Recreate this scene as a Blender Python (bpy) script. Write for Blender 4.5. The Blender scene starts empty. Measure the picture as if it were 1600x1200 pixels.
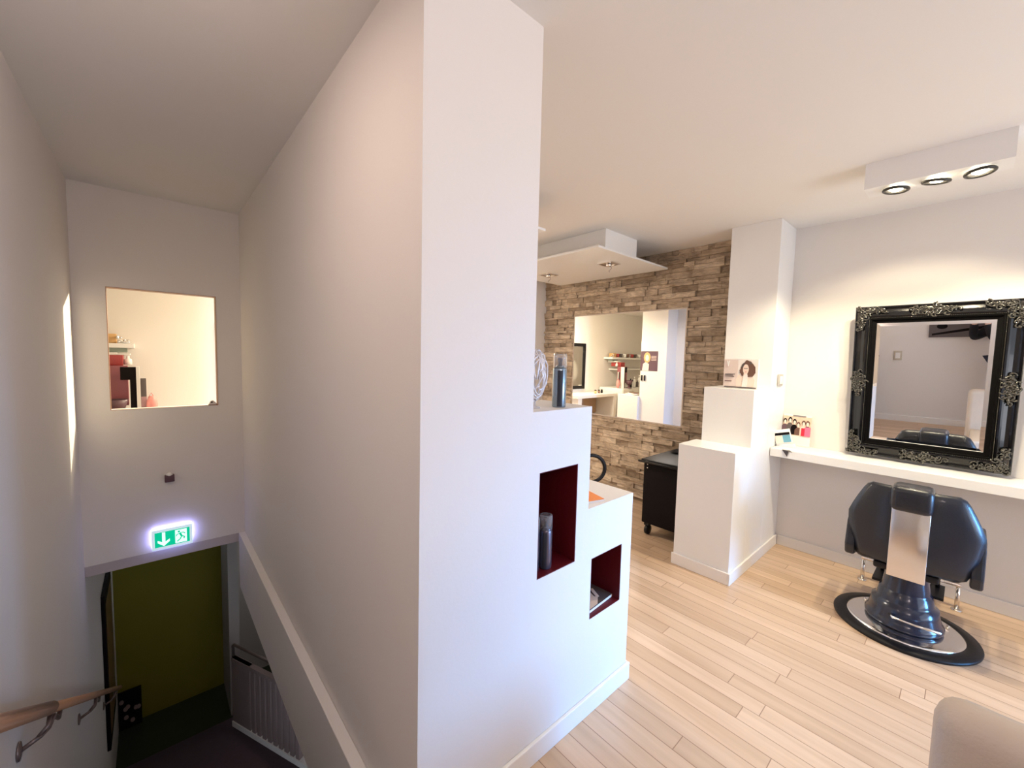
import bpy, bmesh, math, random
from mathutils import Vector, Matrix
random.seed(7)
S = bpy.context.scene
COL = S.collection
PI = math.pi

# ---------------------------------------------------------------- camera
cam_d = bpy.data.cameras.new('camera')
cam_d.sensor_fit = 'HORIZONTAL'; cam_d.sensor_width = 36.0
cam_d.lens = 635.22 / 1600 * 36.0
cam_d.clip_start = 0.02; cam_d.clip_end = 100
cam = bpy.data.objects.new('camera', cam_d); COL.objects.link(cam)
S.camera = cam
_yaw, _pit, _rol = math.radians(41.611), math.radians(3.883), math.radians(1.3754)
_f = Vector((math.sin(_yaw)*math.cos(_pit), math.cos(_yaw)*math.cos(_pit), -math.sin(_pit)))
_r = Vector((math.cos(_yaw), -math.sin(_yaw), 0)); _u = _r.cross(_f)
_r2 = math.cos(_rol)*_r + math.sin(_rol)*_u
_u2 = -math.sin(_rol)*_r + math.cos(_rol)*_u
m = Matrix((( _r2.x, _u2.x, -_f.x, 0), (_r2.y, _u2.y, -_f.y, 0), (_r2.z, _u2.z, -_f.z, 1.5), (0, 0, 0, 1)))
cam.matrix_world = m

# ---------------------------------------------------------------- world, exposure
S.view_settings.view_transform = 'Standard'
S.view_settings.look = 'None'
S.view_settings.gamma = 1.0
S.view_settings.use_curve_mapping = False
S.view_settings.exposure = 0.95
W = bpy.data.worlds.new('world'); S.world = W; W.use_nodes = True
W.node_tree.nodes['Background'].inputs[0].default_value = (0.75, 0.85, 1.0, 1)
W.node_tree.nodes['Background'].inputs[1].default_value = 1.0

# ---------------------------------------------------------------- lights
def area(name, loc, target, sx, sy, power, color, spread=180):
    d = bpy.data.lights.new(name, 'AREA'); d.shape = 'RECTANGLE'; d.size = sx; d.size_y = sy
    d.energy = power; d.color = color; d.spread = math.radians(spread)
    o = bpy.data.objects.new(name, d); COL.objects.link(o); o.location = loc
    o.rotation_euler = (Vector(target)-Vector(loc)).to_track_quat('-Z', 'Y').to_euler()
    return o
def spot(name, loc, target, power, color, angle, blend=0.3, size=0.02):
    d = bpy.data.lights.new(name, 'SPOT'); d.energy = power; d.color = color
    d.spot_size = math.radians(angle); d.spot_blend = blend; d.shadow_soft_size = size
    o = bpy.data.objects.new(name, d); COL.objects.link(o); o.location = loc
    o.rotation_euler = (Vector(target)-Vector(loc)).to_track_quat('-Z', 'Y').to_euler()
    return o
DAY = (0.70, 0.84, 1.0); WARM = (1.0, 0.86, 0.60)
area('shopfront_daylight', (2.35, -2.75, 1.45), (1.9, 0.0, 1.7), 2.3, 2.0, 2.5, (1.0, 0.95, 0.95))
area('salon_fill_light', (1.9, 3.1, 2.34), (2.1, 3.0, 0.0), 0.5, 0.5, 12, (1.0, 0.92, 0.84))  # added fill below the unlit panel, brightens salon floor and stone
area('shopfront_blue_sky', (3.35, -2.74, 0.9), (1.9, 0.98, 0.3), 0.6, 1.1, 12, (0.10, 0.42, 1.0), 50)
area('ceiling_fill_light', (2.3, -2.70, 0.9), (1.7, 0.2, 2.56), 2.2, 0.9, 9, (0.96, 0.96, 1.0), 110)  # added upward fill at the window, lifts the salon ceiling
spot('ceiling_box_spot_a', (2.96, 0.323, 2.36), (3.25, 0.55, 0.0), 31, WARM, 125, 0.4, 0.025)
spot('ceiling_box_spot_b', (2.96, 0.177, 2.36), (3.86, 0.30, 0.9), 13, WARM, 105, 0.4, 0.025)
spot('ceiling_box_spot_c', (2.96, 0.033, 2.36), (3.40, -0.35, 0.0), 33, WARM, 125, 0.4, 0.025)
spot('far_panel_spot', (2.96, 5.50, 2.52), (0.06, 3.88, 1.47), 620, (1.0, 0.86, 0.60), 17.5, 0.15, 0.010)
area('far_room_light', (1.9, 4.9, 2.3), (1.2, 5.1, 0.6), 0.6, 0.5, 38, (1.0, 0.85, 0.58))
area('basement_fill_light', (1.2, 5.6, -0.8), (0.2, 6.0, -2.0), 0.3, 0.3, 0.45, (1.0, 0.92, 0.55))  # weak fill added so the basement is not black
area('stair_fill_light', (-0.15, 1.15, 2.52), (-0.34, 2.3, -0.6), 0.3, 0.4, 3.7, (1.0, 0.78, 0.66))  # fill added out of view for the stair walls, no lamp hangs here
area('landing_fill_light', (-0.05, -1.2, 2.3), (0.1, 1.2, 1.2), 0.5, 0.5, 6.0, (1.0, 0.84, 0.82))  # warm fill added behind the camera for stair and pillar

# ---------------------------------------------------------------- materials
def mat(name, color, rough=0.5, metal=0.0, bump=0.0, bscale=60, var=0.0, vscale=8, coat=0.0, spec=0.5, emit=None, estr=0, trans=0, ior=1.45):
    M = bpy.data.materials.new(name); M.use_nodes = True
    nt = M.node_tree; N = nt.nodes; L = nt.links; b = N['Principled BSDF']
    b.inputs['Base Color'].default_value = (*color, 1); b.inputs['Roughness'].default_value = rough
    b.inputs['Metallic'].default_value = metal; b.inputs['Coat Weight'].default_value = coat
    b.inputs['Specular IOR Level'].default_value = spec
    b.inputs['Transmission Weight'].default_value = trans; b.inputs['IOR'].default_value = ior
    if emit: b.inputs['Emission Color'].default_value = (*emit, 1); b.inputs['Emission Strength'].default_value = estr
    tc = N.new('ShaderNodeTexCoord')
    if var > 0:
        n = N.new('ShaderNodeTexNoise'); n.inputs['Scale'].default_value = vscale; n.inputs['Detail'].default_value = 4
        L.new(tc.outputs['Object'], n.inputs['Vector'])
        mx = N.new('ShaderNodeMixRGB'); mx.blend_type = 'MIX'
        mx.inputs[1].default_value = (*[c*(1-var) for c in color], 1); mx.inputs[2].default_value = (*[min(1, c*(1+var)) for c in color], 1)
        L.new(n.outputs['Fac'], mx.inputs[0]); L.new(mx.outputs[0], b.inputs['Base Color'])
    if bump > 0:
        n2 = N.new('ShaderNodeTexNoise'); n2.inputs['Scale'].default_value = bscale; n2.inputs['Detail'].default_value = 5
        L.new(tc.outputs['Object'], n2.inputs['Vector'])
        bp = N.new('ShaderNodeBump'); bp.inputs['Strength'].default_value = bump; bp.inputs['Distance'].default_value = 0.003
        L.new(n2.outputs['Fac'], bp.inputs['Height']); L.new(bp.outputs[0], b.inputs['Normal'])
    return M
M = {}
M['paint'] = mat('white_wall_paint', (0.80, 0.76, 0.725), 0.75, bump=0.12, bscale=90, var=0.012, vscale=2)
M['ceil'] = mat('ceiling_paint', (0.82, 0.795, 0.77), 0.85, bump=0.08, bscale=70, var=0.01, vscale=2)
M['trim'] = mat('trim_paint', (0.84, 0.81, 0.78), 0.45, var=0.01)
M['lacquer'] = mat('white_lacquer', (0.84, 0.83, 0.82), 0.35, var=0.01, coat=0.1)
M['red'] = mat('dark_red_paint', (0.115, 0.002, 0.007), 0.55, var=0.04, bump=0.05)
M['green'] = mat('olive_green_paint', (0.21, 0.185, 0.012), 0.7, bump=0.1, var=0.04, vscale=3)
M['mirror'] = mat('mirror_silver', (0.93, 0.93, 0.92), 0.0, 1.0)
M['black'] = mat('black_plastic', (0.008, 0.007, 0.008), 0.42, var=0.05, spec=0.35)
M['blackmatt'] = mat('black_matt', (0.005, 0.0025, 0.003), 0.7, bump=0.1, var=0.1, spec=0.2)
M['frameinner'] = mat('black_inner_frame', (0.003, 0.0027, 0.0027), 0.6, spec=0.06, var=0.05)
M['leather'] = mat('black_leather', (0.012, 0.014, 0.022), 0.36, bump=0.25, bscale=220, var=0.05, coat=0.25)
M['navy'] = mat('glossy_dark_shell', (0.016, 0.022, 0.045), 0.2, coat=0.5, var=0.04)
M['chrome'] = mat('chrome', (0.86, 0.86, 0.87), 0.10, 1.0)
M['steel'] = mat('brushed_steel', (0.80, 0.76, 0.72), 0.17, 1.0, bump=0.03, bscale=200)
M['frame'] = mat('black_lacquer_frame', (0.004, 0.004, 0.005), 0.12, 0.0, coat=0.3, spec=0.35, var=0.05)
M['ornament'] = mat('dark_silver_ornament', (0.13, 0.125, 0.11), 0.16, 0.85, var=0.3, vscale=60)
M['cream'] = mat('cream_leather', (0.56, 0.47, 0.39), 0.5, bump=0.3, bscale=160, var=0.03)
M['orange'] = mat('orange_paper', (0.90, 0.30, 0.09), 0.6, var=0.03)
M['paper'] = mat('white_card', (0.85, 0.80, 0.76), 0.5, var=0.02)
M['canbody'] = mat('grey_blue_can', (0.30, 0.37, 0.42), 0.25, 0.75, var=0.03)
M['candark'] = mat('dark_can_stripe', (0.05, 0.055, 0.07), 0.3, 0.5, var=0.03)
M['candark2'] = mat('plum_can', (0.16, 0.14, 0.18), 0.25, 0.7, var=0.03)
M['clear'] = mat('clear_cap', (0.95, 0.95, 0.96), 0.08, trans=0.9, ior=1.25)
M['white'] = mat('white_gloss', (0.86, 0.85, 0.83), 0.3, var=0.01)
M['wire'] = mat('white_cane', (0.72, 0.68, 0.68), 0.4, 0.3, var=0.08, vscale=40)
M['wood'] = mat('brown_wood', (0.42, 0.24, 0.15), 0.4, var=0.15, vscale=14, bump=0.05)
M['lightwood'] = mat('light_wood', (0.70, 0.42, 0.18), 0.5, var=0.1, vscale=14)
M['brownmetal'] = mat('grey_brown_metal', (0.22, 0.17, 0.16), 0.35, 0.6, var=0.04)
M['slabedge'] = mat('edge_shade_grey', (0.50, 0.45, 0.46), 0.7, bump=0.1, var=0.03)  # slab edge lies in shade; that darkening is put into this grey
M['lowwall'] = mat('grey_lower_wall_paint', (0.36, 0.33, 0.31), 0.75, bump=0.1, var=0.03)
M['mauve'] = mat('mauve_panel', (0.26, 0.195, 0.185), 0.6, var=0.05)
M['carpet'] = mat('dark_purple_carpet', (0.055, 0.035, 0.045), 0.95, bump=0.5, bscale=300, var=0.15, vscale=30)
M['darkfloor'] = mat('dark_polished_floor', (0.030, 0.036, 0.022), 0.22, var=0.1)
M['mauvebox'] = mat('mauve_plastic', (0.32, 0.10, 0.12), 0.4, var=0.05)
M['redplastic'] = mat('red_plastic', (0.36, 0.05, 0.05), 0.35, var=0.05)
M['pink'] = mat('pink_plastic', (0.82, 0.33, 0.31), 0.4, var=0.05)
M['greenglass'] = mat('grey_green_glass', (0.25, 0.30, 0.26), 0.15, var=0.1)
M['brown'] = mat('brown_ceramic', (0.20, 0.10, 0.07), 0.35, var=0.1)
M['skin'] = mat('skin', (0.66, 0.42, 0.34), 0.5, bump=0.1, bscale=150, var=0.04)
M['cloth'] = mat('black_cloth', (0.012, 0.012, 0.016), 0.85, bump=0.4, bscale=150, var=0.1)
M['jeans'] = mat('dark_blue_cloth', (0.03, 0.035, 0.06), 0.85, bump=0.4, bscale=200, var=0.1)
M['hair'] = mat('dark_hair', (0.03, 0.02, 0.015), 0.5, bump=0.6, bscale=120, var=0.2)
M['greyp'] = mat('grey_print', (0.11, 0.09, 0.09), 0.5, var=0.1)
M['sketch'] = mat('sepia_print', (0.15, 0.075, 0.055), 0.5, var=0.25, vscale=80)
M['sketchl'] = mat('light_skin_print', (0.86, 0.70, 0.60), 0.5, var=0.05)
M['magenta'] = mat('pink_print', (0.86, 0.16, 0.28), 0.5, var=0.05)
M['redprint'] = mat('red_print', (0.62, 0.02, 0.05), 0.5, var=0.05)
M['blueprint'] = mat('blue_print', (0.16, 0.38, 0.50), 0.4, var=0.05)
M['purpleprint'] = mat('plum_print', (0.13, 0.07, 0.09), 0.45, var=0.1)
M['lampglow'] = mat('lit_bulb', (1, 0.95, 0.8), 0.4, emit=(1.0, 0.88, 0.62), estr=14)
M['rim'] = mat('dark_lamp_ring', (0.03, 0.027, 0.024), 0.3, 0.3)
M['signwhite'] = mat('sign_white_lit', (0.9, 0.95, 1), 0.4, emit=(0.60, 0.86, 1.0), estr=0.30)
M['signglow'] = mat('sign_diffuser_edge', (0.9, 0.93, 1), 0.4, emit=(0.38, 0.38, 1.0), estr=3.4)
M['signgreen'] = mat('sign_green_lit', (0.0, 0.5, 0.3), 0.4, emit=(0.0, 0.56, 0.30), estr=0.42)
M['signpicto'] = mat('sign_pictogram_lit', (0.9, 1, 0.95), 0.4, emit=(0.70, 1.0, 0.88), estr=0.5)

def floor_mat():
    A = bpy.data.materials.new('maple_planks'); A.use_nodes = True
    nt = A.node_tree; N = nt.nodes; L = nt.links; b = N['Principled BSDF']
    def math_(op, a, bb=None, c=None):
        n = N.new('ShaderNodeMath'); n.operation = op
        for i, v in enumerate((a, bb, c)):
            if v is None: continue
            if isinstance(v, (int, float)): n.inputs[i].default_value = v
            else: L.new(v, n.inputs[i])
        return n.outputs[0]
    tc = N.new('ShaderNodeTexCoord'); sp = N.new('ShaderNodeSeparateXYZ'); L.new(tc.outputs['Object'], sp.inputs[0])
    x = math_('DIVIDE', math_('ADD', sp.outputs['X'], 9*0.0852 + 0.0 - (1.0405 - 12*0.0852)), 0.0852)
    row = math_('FLOOR', x); fx = math_('FRACT', x)
    wn = N.new('ShaderNodeTexWhiteNoise'); wn.noise_dimensions = '1D'; L.new(row, wn.inputs['W'])
    y = math_('DIVIDE', math_('ADD', sp.outputs['Y'], math_('MULTIPLY', wn.outputs['Value'], 9.7)), 1.15)
    colm = math_('FLOOR', y); fy = math_('FRACT', y)
    cv = N.new('ShaderNodeCombineXYZ'); L.new(row, cv.inputs[0]); L.new(colm, cv.inputs[1])
    w2 = N.new('ShaderNodeTexWhiteNoise'); w2.noise_dimensions = '2D'; L.new(cv.outputs[0], w2.inputs['Vector'])
    # grain
    mp = N.new('ShaderNodeMapping'); mp.inputs['Scale'].default_value = (26, 1.6, 1); L.new(tc.outputs['Object'], mp.inputs[0])
    off = N.new('ShaderNodeVectorMath'); off.operation = 'ADD'; L.new(mp.outputs[0], off.inputs[0])
    sc = N.new('ShaderNodeVectorMath'); sc.operation = 'SCALE'; L.new(w2.outputs['Color'], sc.inputs[0]); sc.inputs['Scale'].default_value = 30
    L.new(sc.outputs[0], off.inputs[1])
    g = N.new('ShaderNodeTexNoise'); g.inputs['Scale'].default_value = 1.0; g.inputs['Detail'].default_value = 6; L.new(off.outputs[0], g.inputs['Vector'])
    r1 = N.new('ShaderNodeValToRGB'); r1.color_ramp.elements[0].color = (0.565, 0.395, 0.262, 1); r1.color_ramp.elements[1].color = (0.70, 0.515, 0.365, 1)
    L.new(w2.outputs['Value'], r1.inputs[0])
    mx = N.new('ShaderNodeMixRGB'); mx.blend_type = 'MULTIPLY'; mx.inputs[0].default_value = 0.55
    r2 = N.new('ShaderNodeValToRGB'); r2.color_ramp.elements[0].position = 0.3; r2.color_ramp.elements[0].color = (0.74, 0.68, 0.62, 1)
    r2.color_ramp.elements[1].position = 0.62; r2.color_ramp.elements[1].color = (1, 1, 1, 1)
    L.new(g.outputs['Fac'], r2.inputs[0]); L.new(r1.outputs[0], mx.inputs[1]); L.new(r2.outputs[0], mx.inputs[2])
    # seams
    sx = math_('LESS_THAN', math_('MINIMUM', fx, math_('SUBTRACT', 1.0, fx)), 0.020)
    sy = math_('LESS_THAN', math_('MINIMUM', fy, math_('SUBTRACT', 1.0, fy)), 0.0014)
    s = math_('MAXIMUM', sx, sy)
    m2 = N.new('ShaderNodeMixRGB'); L.new(math_('MULTIPLY', s, 0.75), m2.inputs[0]); L.new(mx.outputs[0], m2.inputs[1]); m2.inputs[2].default_value = (0.22, 0.11, 0.06, 1)
    L.new(m2.outputs[0], b.inputs['Base Color'])
    b.inputs['Roughness'].default_value = 0.34
    b.inputs['Coat Weight'].default_value = 0.15; b.inputs['Coat Roughness'].default_value = 0.22
    bp = N.new('ShaderNodeBump'); bp.inputs['Strength'].default_value = 0.25; bp.inputs['Distance'].default_value = 0.001
    L.new(math_('SUBTRACT', 1.0, s), bp.inputs['Height']); L.new(bp.outputs[0], b.inputs['Normal'])
    return A
M['floor'] = floor_mat()

def stone_mat():
    A = bpy.data.materials.new('split_face_stone'); A.use_nodes = True
    nt = A.node_tree; N = nt.nodes; L = nt.links; b = N['Principled BSDF']
    geo = N.new('ShaderNodeNewGeometry'); tc = N.new('ShaderNodeTexCoord')
    r = N.new('ShaderNodeValToRGB'); e = r.color_ramp.elements
    e[0].color = (0.36, 0.27, 0.19, 1); e[1].color = (0.80, 0.68, 0.54, 1)
    a = e.new(0.10); a.color = (0.50, 0.40, 0.30, 1); a = e.new(0.6); a.color = (0.66, 0.54, 0.42, 1)
    L.new(geo.outputs['Random Per Island'], r.inputs[0])
    mp = N.new('ShaderNodeMapping'); mp.inputs['Scale'].default_value = (1, 6, 22); L.new(tc.outputs['Object'], mp.inputs[0])
    n = N.new('ShaderNodeTexNoise'); n.inputs['Scale'].default_value = 1.7; n.inputs['Detail'].default_value = 9; n.inputs['Roughness'].default_value = 0.72
    n.inputs['Distortion'].default_value = 0.6
    L.new(mp.outputs[0], n.inputs['Vector'])
    n3 = N.new('ShaderNodeTexNoise'); n3.inputs['Scale'].default_value = 9; n3.inputs['Detail'].default_value = 6; L.new(tc.outputs['Object'], n3.inputs['Vector'])
    ad = N.new('ShaderNodeMath'); ad.operation = 'MULTIPLY_ADD'; L.new(n3.outputs['Fac'], ad.inputs[0]); ad.inputs[1].default_value = 0.5; L.new(n.outputs['Fac'], ad.inputs[2])
    r2 = N.new('ShaderNodeValToRGB'); r2.color_ramp.elements[0].position = 0.55; r2.color_ramp.elements[0].color = (0.50, 0.44, 0.38, 1)
    r2.color_ramp.elements[1].position = 0.86; r2.color_ramp.elements[1].color = (1.15, 1.12, 1.08, 1)
    L.new(ad.outputs[0], r2.inputs[0])
    mx = N.new('ShaderNodeMixRGB'); mx.blend_type = 'MULTIPLY'; mx.inputs[0].default_value = 0.9
    L.new(r.outputs[0], mx.inputs[1]); L.new(r2.outputs[0], mx.inputs[2]); L.new(mx.outputs[0], b.inputs['Base Color'])
    b.inputs['Roughness'].default_value = 0.85
    bp = N.new('ShaderNodeBump'); bp.inputs['Strength'].default_value = 1.0; bp.inputs['Distance'].default_value = 0.03
    L.new(ad.outputs[0], bp.inputs['Height']); L.new(bp.outputs[0], b.inputs['Normal'])
    return A
M['stone'] = stone_mat()

# ---------------------------------------------------------------- mesh helpers
class MB:
    def __init__(s): s.v = []; s.f = []; s.mi = []; s.sm = []
    def add(s, vs, fs, mi=0, smooth=False, tf=None):
        o = len(s.v)
        for v in vs:
            v = Vector(v)
            if tf is not None: v = tf @ v
            s.v.append(v)
        for f in fs: s.f.append([i+o for i in f]); s.mi.append(mi); s.sm.append(smooth)
        return s
    def box(s, x0, x1, y0, y1, z0, z1, mi=0, tf=None, b=0.0):
        if b > 0:
            bm = bmesh.new(); bmesh.ops.create_cube(bm, size=1)
            for v in bm.verts: v.co = Vector(((x0+x1)/2+v.co.x*(x1-x0), (y0+y1)/2+v.co.y*(y1-y0), (z0+z1)/2+v.co.z*(z1-z0)))
            bmesh.ops.bevel(bm, geom=list(bm.edges), offset=min(b, 0.49*min(x1-x0, y1-y0, z1-z0)), segments=3, affect='EDGES', profile=0.5)
            bm.verts.index_update()
            s.add([v.co.copy() for v in bm.verts], [[v.index for v in f.verts] for f in bm.faces], mi, True, tf); bm.free(); return s
        vs = [(x, y, z) for x in (x0, x1) for y in (y0, y1) for z in (z0, z1)]
        return s.add(vs, [(0, 1, 3, 2), (4, 6, 7, 5), (0, 4, 5, 1), (2, 3, 7, 6), (0, 2, 6, 4), (1, 5, 7, 3)], mi, False, tf)
    def lathe(s, prof, n=40, mi=0, c=(0, 0, 0), tf=None, smooth=True):
        vs = []; fs = []
        for r, z in prof:
            for i in range(n):
                a = 2*PI*i/n; vs.append((c[0]+r*math.cos(a), c[1]+r*math.sin(a), c[2]+z))
        for j in range(len(prof)-1):
            for i in range(n):
                k = (i+1) % n; fs.append((j*n+i, j*n+k, (j+1)*n+k, (j+1)*n+i))
        fs.append(tuple(range(n))[::-1]); fs.append(tuple((len(prof)-1)*n+i for i in range(n)))
        return s.add(vs, fs, mi, smooth, tf)
    def tube(s, pts, r, n=10, mi=0, tf=None, closed=False):
        pts = [Vector(p) for p in pts]; rs = r if isinstance(r, (list, tuple)) else [r]*len(pts)
        vs = []; fs = []; up = None; K = len(pts)
        for i, p in enumerate(pts):
            if closed: d = pts[(i+1) % K]-pts[i-1]
            else: d = pts[min(i+1, K-1)]-pts[max(i-1, 0)]
            d.normalize()
            if up is None: up = d.orthogonal().normalized()
            up = (up - d*up.dot(d)); 
            if up.length < 1e-6: up = d.orthogonal()
            up.normalize(); q = d.cross(up)
            for j in range(n):
                a = 2*PI*j/n; vs.append(p+(up*math.cos(a)+q*math.sin(a))*rs[i])
        for i in range(K if closed else K-1):
            ii = (i+1) % K
            for j in range(n):
                k = (j+1) % n; fs.append((i*n+j, i*n+k, ii*n+k, ii*n+j))
        if not closed: fs.append(tuple(range(n))[::-1]); fs.append(tuple((K-1)*n+j for j in range(n)))
        return s.add(vs, fs, mi, True, tf)
    def ell(s, c, rx, ry, rz, mi=0, tf=None, nu=14, nv=9):
        vs = []; fs = []
        vs.append((c[0], c[1], c[2]-rz))
        for j in range(1, nv):
            t = -PI/2+PI*j/nv
            for i in range(nu):
                a = 2*PI*i/nu; vs.append((c[0]+rx*math.cos(t)*math.cos(a), c[1]+ry*math.cos(t)*math.sin(a), c[2]+rz*math.sin(t)))
        vs.append((c[0], c[1], c[2]+rz)); last = len(vs)-1
        for i in range(nu): fs.append((0, 1+(i+1) % nu, 1+i)); fs.append((last, last-nu+i, last-nu+(i+1) % nu))
        for j in range(nv-2):
            for i in range(nu):
                k = (i+1) % nu; a = 1+j*nu; fs.append((a+i, a+k, a+nu+k, a+nu+i))
        return s.add(vs, fs, mi, True, tf)
    def prism(s, poly, axis, a0, a1, mi=0, tf=None):
        """poly: 2D points in the two axes other than `axis`, extruded from a0 to a1"""
        def P(p, a):
            if axis == 'x': return (a, p[0], p[1])
            if axis == 'y': return (p[0], a, p[1])
            return (p[0], p[1], a)
        n = len(poly)
        vs = [P(p, a0) for p in poly]+[P(p, a1) for p in poly]
        fs = [tuple(range(n))[::-1], tuple(range(n, 2*n))]+[(i, (i+1) % n, n+(i+1) % n, n+i) for i in range(n)]
        return s.add(vs, fs, mi, False, tf)
    def build(s, name, mats, parent=None, bevel=0.0, label=None):
        me = bpy.data.meshes.new(name)
        me.from_pydata([tuple(v) for v in s.v], [], s.f)
        if not isinstance(mats, (list, tuple)): mats = [mats]
        for x in mats: me.materials.append(M[x] if isinstance(x, str) else x)
        for p, mi, sm in zip(me.polygons, s.mi, s.sm): p.material_index = mi; p.use_smooth = sm
        bm = bmesh.new(); bm.from_mesh(me); bmesh.ops.recalc_face_normals(bm, faces=bm.faces); bm.to_mesh(me); bm.free()
        o = bpy.data.objects.new(name, me); COL.objects.link(o)
        if bevel > 0:
            md = o.modifiers.new('bevel', 'BEVEL'); md.width = bevel; md.segments = 2; md.limit_method = 'ANGLE'
        if parent is not None:
            o.parent = parent
            o.matrix_parent_inverse = Matrix.Identity(4)
            o.location = -Vector(parent['_o']) if '_o' in parent else (0, 0, 0)
            if '_o' in parent:
                # bring vertices into the parent's local frame
                T = Matrix.Translation(-Vector(parent['_o'])); me.transform(T); o.location = (0, 0, 0)
        if label: o['label'] = label
        return o
def voxel(name, xs, ys, zs, filled, mats, parent=None, bevel=0.0):
    """solid made of grid cells; filled(i,j,k) -> bool; keeps only outer faces"""
    bm = bmesh.new(); V = {}
    def vv(i, j, k):
        if (i, j, k) not in V: V[(i, j, k)] = bm.verts.new((xs[i], ys[j], zs[k]))
        return V[(i, j, k)]
    nx, ny, nz = len(xs)-1, len(ys)-1, len(zs)-1
    def F(i, j, k): return 0 <= i < nx and 0 <= j < ny and 0 <= k < nz and filled(i, j, k)
    for i in range(nx):
        for j in range(ny):
            for k in range(nz):
                if not F(i, j, k): continue
                for d, q in (((-1, 0, 0), [(0, 0, 0), (0, 0, 1), (0, 1, 1), (0, 1, 0)]), ((1, 0, 0), [(1, 0, 0), (1, 1, 0), (1, 1, 1), (1, 0, 1)]),
                             ((0, -1, 0), [(0, 0, 0), (1, 0, 0), (1, 0, 1), (0, 0, 1)]), ((0, 1, 0), [(0, 1, 0), (0, 1, 1), (1, 1, 1), (1, 1, 0)]),
                             ((0, 0, -1), [(0, 0, 0), (0, 1, 0), (1, 1, 0), (1, 0, 0)]), ((0, 0, 1), [(0, 0, 1), (1, 0, 1), (1, 1, 1), (0, 1, 1)])):
                    if not F(i+d[0], j+d[1], k+d[2]): bm.faces.new([vv(i+a, j+b, k+c) for a, b, c in q])
    me = bpy.data.meshes.new(name); 
    bmesh.ops.dissolve_limit(bm, angle_limit=0.01, verts=bm.verts, edges=bm.edges)
    bm.to_mesh(me); bm.free()
    for x in (mats if isinstance(mats, (list, tuple)) else [mats]): me.materials.append(M[x])
    o = bpy.data.objects.new(name, me); COL.objects.link(o)
    if bevel > 0:
        md = o.modifiers.new('bevel', 'BEVEL'); md.width = bevel; md.segments = 2; md.limit_method = 'ANGLE'
    if parent is not None: o.parent = parent
    return o
def thing(name, loc, label, cat, group=None):
    o = bpy.data.objects.new(name, None); COL.objects.link(o); o.location = loc; o.empty_display_size = 0.05
    o['label'] = label; o['category'] = cat; o['_o'] = tuple(loc)
    if group: o['group'] = group
    return o
def tag(o, label, cat, group=None):
    o['label'] = label; o['category'] = cat
    if group: o['group'] = group
    return o
def struct(o): o['kind'] = 'structure'; return o
def rot(ax, deg): return Matrix.Rotation(math.radians(deg), 4, ax)
def tr(*a): return Matrix.Translation(Vector(a))

# ================================================================= THE SETTING
H = 2.56; XL = -0.378; XR = 3.86; XP = 0.544; YU = 0.985; YB = 3.90; YF = 5.60
struct(MB().box(XR, XR+0.12, -2.6, YF+0.12, -0.1, H).build('wall_right', 'paint'))
# left wall: along the landing, the stair and down into the basement
struct(MB().box(XL-0.12, XL, -2.6, YB+0.08, -0.1, H).box(XL-0.12, XL, 1.0, 6.15, -2.9, -0.1).build('wall_left', 'paint'))
# wall over the stair with the square opening
xs = [XL, -0.219, 0.385, XP]; zs = [-0.0, 1.064, 1.905, H]
struct(voxel('wall_back', xs, [YB, YB+0.085], zs, lambda i, j, k: not (i == 1 and k == 1), 'paint'))
# partition between stair and salon
struct(MB().box(XP, XP+0.116, 1.26, 3.5, 0, H).box(XP, 1.0, 3.5, 3.985, 0, H).box(XP+0.116, 1.06, 3.985, 4.40, 0, 0.835).build('wall_partition', 'paint'))
# stepped end of the partition with its two niches
xs = [XP, 0.975, 1.016, 1.228, 1.302, 1.336, 1.556, 1.630]
ys = [YU, YU+0.24, YU+0.275]
zs = [0, 0.413, 0.675, 0.699, 0.893, 1.091, 1.31, H]
def fstep(i, j, k):
    if j == 0:
        if i == 2 and zs[k] >= 0.69 and zs[k] < 1.09: return False
        if i == 5 and 0.41 < zs[k]+0.001 and zs[k] < 0.67: return False
    if i >= 4: return zs[k] < 0.89
    if i >= 1: return zs[k] < 1.30
    return True
u_ = struct(voxel('wall_stepped', xs, ys, zs, fstep, 'paint'))
# red lining of each niche (thin panels inside the recess)
def niche(x0, x1, z0, z1):
    t = 0.003; a, b = YU+0.001, YU+0.24; mb = MB()
    mb.box(x0, x1, b-t, b, z0, z1).box(x0, x0+t, a, b-t, z0, z1).box(x1-t, x1, a, b-t, z0, z1).box(x0+t, x1-t, a, b-t, z0, z0+t).box(x0+t, x1-t, a, b-t, z1-t, z1)
    o = mb.build('niche_lining', 'red', label='dark red painted inside of a wall niche'); o.parent = u_
niche(1.016, 1.228, 0.699, 1.091); niche(1.336, 1.556, 0.413, 0.675)
# stepped column against the right wall
struct(MB().box(3.49, XR-0.001, 0.99, 1.335, 0, H).box(3.14, 3.49, 0.99, 1.335, 0, 1.305).box(2.862, 3.14, 0.99, 1.375, 0, 0.897).build('wall_column', 'lacquer', bevel=0.002))
# pilaster at the far end of the stone wall, far wall, closed sides
struct(MB().box(3.60, XR-0.001, 3.70, 4.05, 0, H).build('wall_pilaster', 'paint'))
struct(MB().box(-2.0, XR, YF, YF+0.12, -0.1, H).build('wall_far', 'paint'))
struct(MB().box(-2.1, -2.0, YB, YF+0.12, -0.1, H).box(-2.0, XL-0.12, YB, YB+0.085, -0.1, H).build('wall_far_left', 'paint'))
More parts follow.
